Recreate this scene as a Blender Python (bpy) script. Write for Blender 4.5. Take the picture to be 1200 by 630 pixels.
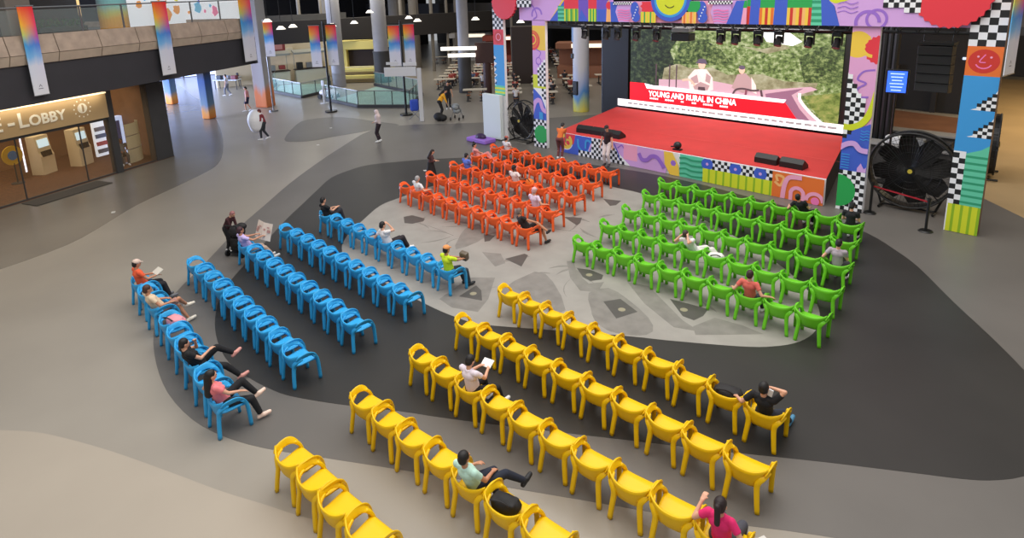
import bpy, bmesh, math, random
from mathutils import Vector, Matrix, Euler
random.seed(7)
for o in list(bpy.data.objects): bpy.data.objects.remove(o)
sc = bpy.context.scene
C = sc.collection
PI = math.pi
# ---------------------------------------------------------------- camera, world, lights, exposure
cd = bpy.data.cameras.new('camera'); cam = bpy.data.objects.new('camera', cd); C.objects.link(cam)
cd.sensor_width = 36.0; cd.lens = 740.0/1200*36; cd.shift_y = -(315-162.55)/1200; cd.clip_end = 400
_r = Vector((0.70704747, 0.70648156, -0.03110744)); _u = Vector((-0.14178693, 0.18472154, 0.97250934)); _f = Vector((-0.69280613, 0.68319964, -0.23077675))
M = Matrix((( _r.x,_u.x,-_f.x,0),(_r.y,_u.y,-_f.y,0),(_r.z,_u.z,-_f.z,7.55619),(0,0,0,1)))
cam.matrix_world = M
sc.camera = cam
w = bpy.data.worlds.new('world'); sc.world = w; w.use_nodes = True
w.node_tree.nodes['Background'].inputs[0].default_value = (0.93, 0.96, 1.0, 1)
w.node_tree.nodes['Background'].inputs[1].default_value = 0.42
def area(name, loc, rot, sx, sy, power, col):
    l = bpy.data.lights.new(name, 'AREA'); l.shape = 'RECTANGLE'; l.size = sx; l.size_y = sy; l.energy = power; l.color = col
    o = bpy.data.objects.new(name, l); o.location = loc; o.rotation_euler = rot; C.objects.link(o); return o
area('atrium_ceiling_light', (-9, 14, 17), (0,0,0), 20, 16, 3500, (1.0,0.96,0.9))
area('front_ceiling_light', (-8, 0, 17), (0,0,0), 24, 10, 2100, (1.0,0.95,0.88))
area('entrance_daylight', (-66, 8, 3.4), (0, -PI/2*1.0, 0), 5, 12, 15000, (0.55,0.68,1.0))
area('side_entrance_daylight', (-50, 5.5, 3.3), (math.radians(60), 0, 0), 16, 1.6, 4000, (0.55,0.65,1.0))
area('food_court_light', (-38, 40, 9.2), (0,0,0), 30, 12, 1100, (1.0,0.92,0.8))
area('stall_fill', (-50, 30, 8.0), (0,0,0), 10, 10, 1000, (1.0,0.93,0.78))  # unseen fill added to brighten the stall area
area('stage_wash_light', (-13.5, 23.2, 6.6), (math.radians(25),0,0), 11, 0.6, 420, (1.0,0.93,0.9))
area('right_hall_light', (2.5, 42, 8.5), (0,0,0), 6, 12, 2600, (1.0,0.8,0.5))
area('backstage_light', (-6, 36, 5.5), (0,0,0), 5, 5, 40, (1.0,0.7,0.45))
vs = sc.view_settings
sc.display_settings.display_device = 'sRGB'
vs.view_transform = 'Standard'; vs.look = 'None'; vs.gamma = 1; vs.use_curve_mapping = False
vs.exposure = 0.0

# ---------------------------------------------------------------- materials
def lin(c):
    return tuple(((v/255)/12.92 if v/255 <= 0.04045 else ((v/255+0.055)/1.055)**2.4) for v in c)
MATS = {}
def mat(name, rgb, rough=0.6, metal=0.0, emit=0, spec=0.5, noise=0, nscale=3.0, trans=0, alpha=1):
    if name in MATS: return MATS[name]
    m = bpy.data.materials.new(name); m.use_nodes = True; nt = m.node_tree; b = nt.nodes['Principled BSDF']
    c = lin(rgb)+(1,)
    b.inputs['Base Color'].default_value = c; b.inputs['Roughness'].default_value = rough; b.inputs['Metallic'].default_value = metal
    b.inputs['Specular IOR Level'].default_value = spec
    if emit: b.inputs['Emission Color'].default_value = c; b.inputs['Emission Strength'].default_value = emit
    if trans: b.inputs['Transmission Weight'].default_value = trans; b.inputs['IOR'].default_value = 1.1
    if alpha < 1: b.inputs['Alpha'].default_value = alpha
    if noise:
        tc = nt.nodes.new('ShaderNodeTexCoord'); n = nt.nodes.new('ShaderNodeTexNoise'); n.inputs['Scale'].default_value = nscale; n.inputs['Detail'].default_value = 6
        r = nt.nodes.new('ShaderNodeValToRGB'); a = [v*(1-noise) for v in c[:3]]+[1]; d = [min(1, v*(1+noise)) for v in c[:3]]+[1]
        r.color_ramp.elements[0].position = 0.3; r.color_ramp.elements[0].color = a; r.color_ramp.elements[1].position = 0.7; r.color_ramp.elements[1].color = d
        nt.links.new(tc.outputs['Object'], n.inputs['Vector']); nt.links.new(n.outputs['Fac'], r.inputs[0]); nt.links.new(r.outputs[0], b.inputs['Base Color'])
        if emit: nt.links.new(r.outputs[0], b.inputs['Emission Color'])
    MATS[name] = m; return m
def ramp_mat(name, left, right, rough=0.7, lo=0.0, hi=1.0, emit=0):
    """printed gradient running up the object's own height, left and right edge colours differ"""
    if name in MATS: return MATS[name]
    m = bpy.data.materials.new(name); m.use_nodes = True; nt = m.node_tree; b = nt.nodes['Principled BSDF']; b.inputs['Roughness'].default_value = rough
    tc = nt.nodes.new('ShaderNodeTexCoord'); sp = nt.nodes.new('ShaderNodeSeparateXYZ'); nt.links.new(tc.outputs['Generated'], sp.inputs[0])
    nz = nt.nodes.new('ShaderNodeTexNoise'); nz.inputs['Scale'].default_value = 2.5; nt.links.new(tc.outputs['Generated'], nz.inputs['Vector'])
    ad = nt.nodes.new('ShaderNodeMath'); ad.operation = 'MULTIPLY_ADD'; nt.links.new(nz.outputs['Fac'], ad.inputs[0]); ad.inputs[1].default_value = 0.16; nt.links.new(sp.outputs['Z'], ad.inputs[2])
    sb = nt.nodes.new('ShaderNodeMath'); sb.operation = 'SUBTRACT'; nt.links.new(ad.outputs[0], sb.inputs[0]); sb.inputs[1].default_value = 0.08
    rs = []
    for stops in (left, right):
        r = nt.nodes.new('ShaderNodeValToRGB'); e = r.color_ramp.elements
        e[0].position = stops[0][0]; e[0].color = lin(stops[0][1])+(1,); e[1].position = stops[-1][0]; e[1].color = lin(stops[-1][1])+(1,)
        for p, c in stops[1:-1]:
            k = e.new(p); k.color = lin(c)+(1,)
        nt.links.new(sb.outputs[0], r.inputs[0]); rs.append(r)
    mx = nt.nodes.new('ShaderNodeMix'); mx.data_type = 'RGBA'; nt.links.new(sp.outputs['X'], mx.inputs[0]); nt.links.new(rs[0].outputs[0], mx.inputs[6]); nt.links.new(rs[1].outputs[0], mx.inputs[7])
    nt.links.new(mx.outputs[2], b.inputs['Base Color'])
    if emit: nt.links.new(mx.outputs[2], b.inputs['Emission Color']); b.inputs['Emission Strength'].default_value = emit
    MATS[name] = m; return m

# ---------------------------------------------------------------- mesh helpers
scratch = bpy.data.scenes.new('scratch')
def link(name, bm, ms, parent=None, loc=None, rotz=0, smooth=False, label=None, kind=None, rot=None):
    me = bpy.data.meshes.new(name)
    bmesh.ops.recalc_face_normals(bm, faces=bm.faces)
    bm.to_mesh(me); bm.free()
    for m in (ms if isinstance(ms, (list, tuple)) else [ms]): me.materials.append(m)
    if smooth:
        for p in me.polygons: p.use_smooth = True
    return linkme(name, me, parent, loc, rotz, label, kind, rot)
def linkme(name, me, parent=None, loc=None, rotz=0, label=None, kind=None, rot=None):
    o = bpy.data.objects.new(name, me); C.objects.link(o)
    if parent: o.parent = parent
    if loc: o.location = loc
    if rot: o.rotation_euler = rot
    elif rotz: o.rotation_euler = (0,0,rotz)
    if label: o['label'] = label
    if kind: o['kind'] = kind
    return o
def tag(o, label, cat, group=None, kind=None):
    o['label'] = label; o['category'] = cat
    if group: o['group'] = group
    if kind: o['kind'] = kind
    return o
def thing(name, label, cat, loc=(0,0,0), rotz=0, group=None):
    o = bpy.data.objects.new(name, None); o.empty_display_size = 0.2; C.objects.link(o); o.location = loc; o.rotation_euler = (0,0,rotz)
    return tag(o, label, cat, group)
def copy_tree(o, parent=None):
    c = o.copy(); C.objects.link(c); c.parent = parent
    for ch in list(o.children): copy_tree(ch, c)
    return c
def box(bm, c, s, mi=0, rz=0, bev=0, R=None):
    r = bmesh.ops.create_cube(bm, size=1)
    vs_ = r['verts']; m = Matrix.Translation(c) @ (R if R else Matrix.Rotation(rz,4,'Z')) @ Matrix.Diagonal((s[0],s[1],s[2],1))
    bmesh.ops.transform(bm, matrix=m, verts=vs_)
    fs = set(f for v in vs_ for f in v.link_faces)
    for f in fs: f.material_index = mi
    if bev:
        es = list(set(e for f in fs for e in f.edges)); bmesh.ops.bevel(bm, geom=es, offset=bev, segments=2, affect='EDGES', profile=0.5)
def cyl(bm, p1, p2, r1, r2=None, seg=12, mi=0, cap=True):
    p1 = Vector(p1); p2 = Vector(p2); r2 = r1 if r2 is None else r2
    d = p2-p1; L = d.length
    if L < 1e-6: return
    q = d.to_track_quat('Z','Y').to_matrix().to_4x4()
    k = bmesh.ops.create_cone(bm, cap_ends=cap, segments=seg, radius1=r1, radius2=r2, depth=L, matrix=Matrix.Translation((p1+p2)/2) @ q)
    for f in set(f for v in k['verts'] for f in v.link_faces): f.material_index = mi
def ball(bm, c, r, seg=12, mi=0, R=None):
    if not hasattr(r, '__len__'): r = (r,r,r)
    m = Matrix.Translation(c) @ (R if R else Matrix.Identity(4)) @ Matrix.Diagonal((r[0],r[1],r[2],1))
    k = bmesh.ops.create_uvsphere(bm, u_segments=seg, v_segments=max(6,seg*2//3), radius=1, matrix=m)
    for f in set(f for v in k['verts'] for f in v.link_faces): f.material_index = mi
def capsule(bm, p1, p2, r1, r2=None, seg=12):
    r2 = r1 if r2 is None else r2
    cyl(bm, p1, p2, r1, r2, seg); ball(bm, p1, r1*0.998, seg); ball(bm, p2, r2*0.998, seg)
def tube(bm, pts, r, seg=8, mi=0, close=False):
    n = len(pts); pts = [Vector(p) for p in pts]; rings = []
    for i, p in enumerate(pts):
        if close: t = pts[(i+1)%n]-pts[i-1]
        else: t = pts[min(i+1,n-1)]-pts[max(i-1,0)]
        t.normalize(); a = t.cross(Vector((0,0,1)))
        if a.length < 0.05: a = t.cross(Vector((1,0,0)))
        a.normalize(); b = t.cross(a); rr = r[i] if hasattr(r,'__len__') else r
        rings.append([bm.verts.new(p+a*math.cos(2*PI*k/seg)*rr+b*math.sin(2*PI*k/seg)*rr) for k in range(seg)])
    for i in range(n if close else n-1):
        A = rings[i]; B = rings[(i+1)%n]
        for k in range(seg):
            f = bm.faces.new((A[k],A[(k+1)%seg],B[(k+1)%seg],B[k])); f.material_index = mi
    if not close:
        for R_ in (rings[0][::-1], rings[-1]):
            f = bm.faces.new(R_); f.material_index = mi
def sweep(bm, pts, wa, wb, A=Vector((1,0,0)), seg=10):
    """oval section swept along pts; wa half width along A, wb half thickness"""
    n = len(pts); pts = [Vector(p) for p in pts]; rings = []
    for i, p in enumerate(pts):
        t = (pts[min(i+1,n-1)]-pts[max(i-1,0)]).normalized()
        Ai = A[i] if isinstance(A, list) else A
        a = (Ai-t*Ai.dot(t)).normalized(); b = t.cross(a)
        ra = wa[i] if hasattr(wa,'__len__') else wa; rb = wb[i] if hasattr(wb,'__len__') else wb
        ring = []
        for k in range(seg):
            an = 2*PI*k/seg; cx, cy = math.cos(an), math.sin(an)
            sx = math.copysign(abs(cx)**0.6, cx); sy = math.copysign(abs(cy)**0.6, cy)
            ring.append(bm.verts.new(p+a*sx*ra+b*sy*rb))
        rings.append(ring)
    for i in range(n-1):
        for k in range(seg): bm.faces.new((rings[i][k],rings[i][(k+1)%seg],rings[i+1][(k+1)%seg],rings[i+1][k]))
    bm.faces.new(rings[0][::-1]); bm.faces.new(rings[-1])
def catmull(P, n=4):
    P = [Vector(p) for p in P]; out = []
    for i in range(len(P)-1):
        p0 = P[max(i-1,0)]; p1 = P[i]; p2 = P[i+1]; p3 = P[min(i+2,len(P)-1)]
        for k in range(n):
            t = k/n; out.append(0.5*((2*p1)+(p2-p0)*t+(2*p0-5*p1+4*p2-p3)*t*t+(3*p1-p0-3*p2+p3)*t**3))
    out.append(P[-1]); return out
def closed_smooth(P, n=4):
    P = [Vector((a,b,0)) for a,b in P]; N = len(P); out = []
    for i in range(N):
        p0,p1,p2,p3 = P[i-1],P[i],P[(i+1)%N],P[(i+2)%N]
        for k in range(n):
            t = k/n; q = 0.5*((2*p1)+(p2-p0)*t+(2*p0-5*p1+4*p2-p3)*t*t+(3*p1-p0-3*p2+p3)*t**3); out.append((q.x,q.y))
    return out
def prism(bm, poly, z0, z1, mi=0):
    lo = [bm.verts.new((x,y,z0)) for x,y in poly]; hi = [bm.verts.new((x,y,z1)) for x,y in poly]; n = len(poly)
    fs = [bm.faces.new(hi), bm.faces.new(lo[::-1])]
    for i in range(n): fs.append(bm.faces.new((lo[i],lo[(i+1)%n],hi[(i+1)%n],hi[i])))
    for f in fs: f.material_index = mi
def text_into(bm, s, size, place, mi=0, extrude=0.01, bold=0.0, align='LEFT', sx=1.0):
    cu = bpy.data.curves.new('lettering_curve', 'FONT'); cu.body = s; cu.size = size; cu.extrude = extrude; cu.offset = bold; cu.align_x = align; cu.resolution_u = 3
    ob = bpy.data.objects.new('lettering_curve', cu); C.objects.link(ob)
    dg = bpy.context.evaluated_depsgraph_get(); me = bpy.data.meshes.new_from_object(ob.evaluated_get(dg))
    me.transform(place @ Matrix.Diagonal((sx,1,1,1)))
    n0 = len(bm.faces); bm.from_mesh(me); bm.faces.ensure_lookup_table()
    for i in range(n0, len(bm.faces)): bm.faces[i].material_index = mi
    bpy.data.objects.remove(ob); bpy.data.curves.remove(cu); bpy.data.meshes.remove(me)

# ---------------------------------------------------------------- the setting: floor
fm = dict(
 base=mat('floor_warm_grey', (148,141,131), 0.3, spec=0.4, noise=0.07, nscale=0.35),
 mid=mat('floor_mid_grey', (104,100,96), 0.4, spec=0.35, noise=0.08, nscale=0.4),
 m1=mat('floor_brown_grey', (114,109,102), 0.27, spec=0.4, noise=0.08, nscale=0.4),
 light=mat('floor_beige', (164,154,141), 0.45, spec=0.3, noise=0.05, nscale=0.4),
 dark=mat('floor_charcoal', (52,50,48), 0.42, spec=0.3, noise=0.12, nscale=0.5),
 isl=mat('floor_pale_island', (150,146,140), 0.45, spec=0.3, noise=0.09, nscale=1.5),
 pat=mat('floor_island_shade', (128,124,119), 0.45, spec=0.3, noise=0.14, nscale=3.0),
 pat2=mat('floor_island_dark', (84,81,78), 0.45, spec=0.3, noise=0.1, nscale=3.0),
 tan=mat('floor_tan', (176,150,112), 0.4, spec=0.35, noise=0.08, nscale=0.5),
 dot=mat('floor_dot', (150,143,120), 0.4), speck=mat('floor_tile_white', (215,212,208), 0.4))
FM = list(fm.values()); FI = {k:i for i,k in enumerate(fm)}
Z = {
'M1':[(-23.06,0.20),(-23.02,1.35),(-23.74,3.17),(-24.87,4.39),(-26.43,5.87),(-27.76,7.65),(-29.07,9.31),(-30.13,10.27),(-32.34,11.35),(-37.04,13.09),(-43.38,14.95),(-53.95,17.18),(-74,18),(-74,-8),(-35,-8),(-24,-5)],
'HP':[(-32.53,14.70),(-35.32,16.67),(-36.64,18.18),(-35.57,19.96),(-32.58,20.54),(-30.53,20.84),(-30.67,19.29),(-30.69,18.18),(-30.90,16.71),(-30.91,15.70),(-31.48,14.77)],
'M2':[(-30.64,19.04),(-28.39,15.77),(-26.38,13.27),(-24.48,11.10),(-22.53,9.13),(-20.93,7.53),(-18.74,5.63),(-17.30,4.34),(-16.27,3.70),(-15.46,3.31),(-14.09,2.97),(-12.76,2.80),(-11.54,2.85),(-10.62,3.08),(-9.81,3.44),(-8.79,4.06),(-8.08,4.50),(-7.14,5.07),(-6.19,5.64),(-5.43,6.09),(-4.69,6.53),(-3.84,7.03),(-3.15,7.49),(-2.30,8.05),(-1.03,8.80),(0.61,9.67),(4,11.5),(5,24),(1,27.81),(-2.70,30.18),(-4.61,31.00),(-9.90,35.17),(-19.54,33.94),(-26.89,24.45),(-30.03,21.22)],
'TAN':[(-4.0,26.89),(-2.96,25.72),(-2.04,24.68),(0.5,22.2),(4,20),(8,30),(6,58),(-9,58),(-5.72,38.32)],
'L2':[(-14.71,-0.36),(-13.90,0.29),(-13.36,0.72),(-12.75,1.07),(-11.72,1.57),(-10.41,2.12),(-9.35,2.55),(-8.60,2.90),(-8.01,3.16),(-7.36,3.50),(-6.70,3.80),(-5.83,4.18),(-2,5.6),(3,5),(3,-7),(-16,-7)],
'D':[(-17.03,5.74),(-16.16,5.10),(-15.44,4.72),(-14.60,4.39),(-13.76,4.17),(-12.94,4.06),(-12.16,4.11),(-11.48,4.23),(-10.86,4.42),(-9.92,4.94),(-8.88,5.62),(-7.97,6.15),(-6.20,7.28),(-4.83,8.17),(-3.83,8.82),(-2.82,9.50),(-2.18,9.91),(-1.50,10.34),(-1.12,10.58),(-0.79,10.84),(-0.43,11.29),(-0.17,11.96),(-0.16,12.77),(-0.43,13.90),(-0.84,14.69),(-1.54,15.74),(-2.44,16.97),(-3.51,18.54),(-4.27,19.38),(-5.25,20.23),(-6.70,20.84),(-9.28,21.2),(-11.61,21.5),(-13.90,21.5),(-16.08,21.15),(-18.87,20.37),(-21.03,19.04),(-22.76,17.28),(-23.59,16.05),(-24.28,14.76),(-24.21,13.75),(-23.79,12.60),(-22.70,11.38),(-21.50,10.11),(-20.45,9.00),(-18.38,7.01)],
'I':[(-19.26,12.87),(-19.06,11.90),(-18.28,10.73),(-17.59,9.78),(-16.98,9.17),(-16.40,8.80),(-15.74,8.56),(-14.07,8.46),(-12.10,8.46),(-11.28,8.49),(-10.78,8.55),(-10.32,8.64),(-9.85,8.86),(-8.52,9.75),(-7.23,10.59),(-6.56,10.98),(-5.66,11.55),(-5.09,11.95),(-4.76,12.27),(-4.48,12.68),(-4.34,13.17),(-4.35,13.69),(-4.49,14.22),(-4.77,14.79),(-5.23,15.38),(-6.08,16.16),(-7.44,17.05),(-8.93,17.84),(-10.52,18.48),(-12.54,19.09),(-13.69,19.08),(-14.67,19.12),(-16.24,18.89),(-17.58,18.28),(-18.80,16.97),(-19.45,15.21)],
'c':[(-17.42,11.79),(-17.33,12.08),(-16.71,12.17),(-16.55,11.98),(-16.65,11.59),(-16.91,11.46)],
'd':[(-14.43,11.73),(-14.93,12.44),(-14.95,13.03),(-14.13,12.73),(-13.81,11.99),(-13.88,11.16)],
'e':[(-13.13,11.55),(-12.62,11.83),(-12.05,11.46),(-12.11,11.11)],
'b':[(-12.26,11.66),(-12.09,12.29),(-11.93,12.27),(-11.55,11.60)],
'f':[(-11.51,9.28),(-11.64,9.98),(-11.33,9.88),(-10.90,9.52)],
'f2':[(-11.78,8.86),(-12.12,10.17),(-11.60,10.63),(-10.85,9.68),(-10.56,9.07),(-11.19,8.79)],
'g':[(-10.91,10.06),(-11.04,11.61),(-10.26,11.47),(-9.04,10.54),(-9.33,10.17),(-10.18,10.16)],
'h':[(-9.17,11.60),(-8.96,12.15),(-8.26,11.98),(-7.37,11.55),(-6.96,11.10),(-7.14,10.70),(-7.67,10.47),(-8.22,10.62),(-8.67,11.04)],
'h2':[(-8.62,11.48),(-8.39,11.87),(-7.71,11.61),(-7.90,11.02)],
'i':[(-10.32,12.53),(-9.97,12.69),(-9.51,12.66),(-9.39,12.43),(-9.55,12.16),(-9.86,12.22)],
'i2':[(-10.82,12.69),(-10.71,12.86),(-10.11,12.28),(-9.49,12.01),(-9.25,12.35),(-9.03,11.78),(-9.42,11.56),(-10.08,11.96)],
'j':[(-7.48,12.67),(-6.99,12.76),(-6.54,12.82),(-6.47,12.46),(-6.53,12.14),(-6.82,12.14)],
'k':[(-13.19,15.36),(-12.68,15.69),(-12.42,15.28),(-12.36,15.03)],
'k2':[(-13.30,17.70),(-12.69,17.95),(-12.56,17.46),(-12.67,17.25)],
'l':[(-14.13,12.54),(-13.76,12.68),(-13.58,12.28),(-13.65,12.13)],
'm':[(-8.80,12.75),(-8.25,12.91),(-6.72,11.97),(-6.19,11.79),(-6.71,11.57),(-7.83,12.07)],
'n':[(-6.23,12.56),(-5.61,12.66),(-5.11,12.62),(-5.71,12.04),(-6.19,11.60),(-6.41,11.89)],
}
bm = bmesh.new()
prism(bm, [(-80,-14),(14,-14),(14,64),(-80,64)], -0.3, -0.012, FI['base'])
for i,(k,mi,sm) in enumerate([('M1','m1',1),('L2','light',1),('M2','mid',1),('HP','mid',1),('TAN','tan',0),('D','dark',1),('I','isl',1)]):
    prism(bm, closed_smooth(Z[k],3) if sm else Z[k], -0.2, -0.0115+0.0015*i, FI[mi])
for q_,(k,mi) in enumerate([('d','pat'),('f2','pat'),('g','pat'),('h','pat'),('i2','pat'),('e','pat'),('m','pat'),('n','pat')]): prism(bm, closed_smooth(Z[k],2) if k in ('d','g','h') else Z[k], -0.1-.001*q_, -0.0008+.00007*q_, FI[mi])
for q_,k in enumerate(('c','b','f','h2','i','j','k','k2','l')): prism(bm, Z[k], -0.12-.001*q_, 0.0006+.00005*q_, FI['pat2'])
for (x,y) in [(-9.8,12.42),(-6.95,12.42),(-8.05,11.45),(-11.35,9.62)]: cyl(bm,(x,y,-0.05),(x,y,0.0016),0.09,mi=FI['dot'],seg=12)
# thin rust scribbles and pale seams on the island
rng = random.Random(3)
for k in range(70):
    x = rng.uniform(-18,-6); y = rng.uniform(9.2,18); a = rng.uniform(0,PI); L = rng.uniform(0.4,1.5); cv = rng.uniform(-1,1)
    pts = [(x+L*t*math.cos(a+cv*t), y+L*t*math.sin(a+cv*t)) for t in (0,.2,.4,.6,.8,1)]
    wd = rng.uniform(.03,.16); lft = [(p[0]-wd*math.sin(a)*(1-abs(2*i/5-1)), p[1]+wd*math.cos(a)*(1-abs(2*i/5-1))) for i,p in enumerate(pts)]
    poly = pts + lft[1:-1][::-1]
    ins = lambda q: ((q[0]+12)/6.2)**2+((q[1]-13.5)/3.6)**2 < 1
    if all(ins(q) for q in poly): prism(bm, poly, -0.05-.0005*k, -0.0001+.000008*k, FI['pat'])
for (x,y) in [(-21.6,15.8),(-26.3,5.0),(-33.2,17.8),(-29.9,15.2),(-2.9,7.4)]:
    prism(bm, [(x,y),(x+.16,y-.05),(x+.2,y+.06),(x+.05,y+.12)], -.05, 0.0006, FI['speck'])
fl = link('floor', bm, FM); fl['kind'] = 'structure'
# ---------------------------------------------------------------- shell: far walls, slab over the food court, columns
m_dark = mat('dark_plaster', (38,36,36), 0.8, noise=0.15, nscale=0.6); m_slab = mat('slab_grey', (92,88,84), 0.8, noise=0.1, nscale=0.5)
m_conc = mat('pale_concrete', (146,145,150), 0.7, noise=0.06, nscale=1.5); m_black = mat('black_metal', (18,18,19), 0.45); m_char = mat('charcoal_panel', (58,57,58), 0.7, noise=0.08, nscale=2)
m_cream = mat('cream_wall', (205,190,160), 0.8, noise=0.06, nscale=1.0); m_white = mat('white_paint', (226,226,224), 0.6); m_brown = mat('brown_timber', (110,72,46), 0.6, noise=0.2, nscale=4)
m_glass = mat('pale_glass', (190,205,205), 0.08, alpha=0.12, spec=0.4); m_gglass = mat('green_glass', (120,170,160), 0.1, alpha=0.22); m_steel = mat('brushed_steel', (150,152,155), 0.35, metal=0.8)
m_amber = mat('amber_glass', (190,150,100), 0.1, alpha=0.07)
def struct(name, bm, ms, **k): o = link(name, bm, ms, **k); o['kind'] = 'structure'; return o
bm = bmesh.new(); box(bm, (-76,22,5.5), (0.4,72,11)); struct('wall_left', bm, m_dark)
bm = bmesh.new(); box(bm, (-33,60,5.5), (86,0.4,11)); box(bm, (-52,46,5.0), (40,1.2,2.4)); struct('wall_back', bm, m_dark)
bm = bmesh.new(); box(bm, (11,36,5.5), (0.4,48,11)); struct('wall_right', bm, m_cream)
bm = bmesh.new(); box(bm, (-33,45,10.2), (86,30,0.6)); 
for i in range(9): box(bm, (-72+i*9.5,45,9.6), (0.5,30,0.6))
struct('ceiling', bm, m_slab)
# dark bulkhead band across the hall with pipes hanging above it
bm = bmesh.new(); box(bm, (-49.5,34.8,4.55), (0.6,26,1.9), rz=-0.25); struct('trim_1', bm, mat('bulkhead',(34,30,29),0.8))
bm = bmesh.new(); box(bm, (-55.6,25.6,2.25), (0.4,11,4.5), rz=-0.2); box(bm, (-55.0,25.7,5.2), (0.5,12,1.4), rz=-0.2,mi=1); struct('wall_stall', bm, [m_cream, m_char])
for i,(x,y,r) in enumerate([(-56,31,.7),(-54.5,36,.45),(-52.5,38.5,.5),(-60,25,.8),(-51,43,.4),(-57.5,40,.9),(-47,45,.5),(-55.4,27.8,.16),(-54.7,29.6,.13),(-49,38,.16),(-48.3,39.3,.13),(-44.7,42.9,.2),(-44.2,44.0,.13),(-50.7,35.7,.16)]):
    bm = bmesh.new(); cyl(bm,(x,y,0),(x,y,9.8),r,seg=20)
    tag(link('column', bm, mat('dim_column',(120,114,106),0.8)), ['tall dim grey column behind the left banners','slim dim column behind the pale stall wall','slim dim column right of the yellow stall','wide dim column near the far left wall','thin far column over the dark bulkhead','wide far column left of the bulkhead','thin dim column near the food tables','leftmost of the thin pipes over the pale stall','second of the thin pipes over the pale stall','thin pipe right of the dark bulkhead middle','thin pipe just right of the bulkhead middle one','thin pipe near the far left arch pillar','hair thin pipe near the far left arch pillar','thin pipe behind the right banner pair'][i], 'column')
def round_column(x, y, r, label, low=None, h=9.9, m=m_conc):
    t = thing('round_column', label, 'column', (x,y,0))
    bm = bmesh.new(); cyl(bm,(0,0,0),(0,0,h),r,seg=32)
    link('shaft', bm, m, t, smooth=False)
    if low: bm = bmesh.new(); cyl(bm,(0,0,0),(0,0,low),r+.08,seg=32); cyl(bm,(0,0,low),(0,0,low+.1),r+.12,seg=32); link('base_cladding', bm, m_char, t)
    return t
round_column(-46.9,30.7,.62,'tall pale round column with dark clad base, right of the yellow stall',2.6)
round_column(-47.9,27.0,.55,'tall pale round column behind the left pair of gradient banners')
round_column(-36.4,31.1,.42,'tall pale round column with dark clad foot, left of the stage arch',2.9)
# square column with orange foot, and the blue-orange columns under the gallery
m_sq = ramp_mat('square_column_paint', [(0,(190,100,55)),(.1,(200,110,60)),(.16,(150,140,140)),(1,(140,136,136))], [(0,(205,115,60)),(.1,(215,130,80)),(.17,(165,160,160)),(1,(150,148,148))])
bm = bmesh.new(); box(bm,(0,0,5),(.95,.95,10),bev=.04); o = link('square_column', bm, m_sq, loc=(-43.7,18.7,0), rotz=.5); tag(o,'tall grey square column with orange painted foot','column')
m_bo = ramp_mat('blue_orange_paint', [(0,(225,140,50)),(.12,(220,150,70)),(.24,(120,140,150)),(.6,(50,90,150)),(.74,(30,36,50)),(1,(24,26,34))], [(0,(215,120,40)),(.12,(210,150,80)),(.24,(100,130,160)),(.6,(45,80,140)),(.74,(30,34,46)),(1,(24,26,34))])
for (x,y,l) in [(-42.5,14.4,'blue and orange painted column at the gallery edge, beside the walkers'),(-51.0,14.8,'farther blue and orange painted column under the gallery')]:
    bm = bmesh.new(); box(bm,(0,0,1.98),(.6,.6,3.96),bev=.05); tag(link('painted_column', bm, m_bo, loc=(x,y,0), rotz=.5), l, 'column')
# white round column with blue and yellow foot behind the arch
m_wc = ramp_mat('white_blue_column_paint', [(0,(215,205,80)),(.05,(210,210,110)),(.1,(90,150,205)),(.17,(180,190,218)),(.3,(208,208,214)),(1,(206,206,210))], [(0,(220,205,90)),(.06,(170,190,150)),(.12,(80,140,205)),(.2,(170,182,218)),(.3,(206,206,212)),(1,(206,206,210))])
t = thing('round_column','white round column fading to blue and yellow at its foot, left of the stage','column',(-24.58,30.4,0))
bm = bmesh.new(); cyl(bm,(0,0,0),(0,0,9.9),.5,seg=32); link('shaft', bm, m_wc, t)
bm = bmesh.new(); box(bm,(-.02,-.52,1.5),(.36,.14,.85),bev=.03); link('loudspeaker_panel', bm, m_black, t)
bm = bmesh.new(); box(bm,(-.3,-.45,3.45),(.2,.12,.3),bev=.03); link('control_box', bm, m_black, t)
bm = bmesh.new(); box(bm,(-.27,-.43,4.75),(.16,.03,.9)); link('printed_strip', bm, mat('soft_blue_print',(130,160,200)), t)

# ---------------------------------------------------------------- gallery (upper floor) on the left
FA = math.atan2(.8692,-.4948); GF = (-27.8,2.59,0)
gal = thing('gallery_edge','wood panelled upper floor edge with dark beam, glass rail on top','gallery',GF,FA); gal['kind'] = 'structure'
m_wood = mat('greyed_wood_cladding',(176,156,140),0.65,noise=.16,nscale=2.5); m_wood2 = mat('lit_wood_lip',(188,170,152),0.6,noise=.1,nscale=2.5); m_beam = mat('dark_beam',(54,53,58),0.6,noise=.08,nscale=1)  # parapet lip is paler: the light on it is put into its colour
def xsweep(bm, prof, x0, x1, mi=0):
    a = [bm.verts.new((x0,y,z)) for y,z in prof]; b = [bm.verts.new((x1,y,z)) for y,z in prof]; n = len(prof)
    fs = [bm.faces.new((a[i],a[(i+1)%n],b[(i+1)%n],b[i])) for i in range(n)]+[bm.faces.new(a[::-1]),bm.faces.new(b)]
    for f in fs: f.material_index = mi
XE = 13.85
bm = bmesh.new(); xsweep(bm,[(.1,4.0),(.35,4.0),(.35,5.43),(.1,5.43)],-9,XE); xsweep(bm,[(.35,4.0),(14,4.0),(14,4.12),(.35,4.12)],-9,XE)
o = link('beam', bm, m_beam, gal)
bm = bmesh.new(); s = -8.6
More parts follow.
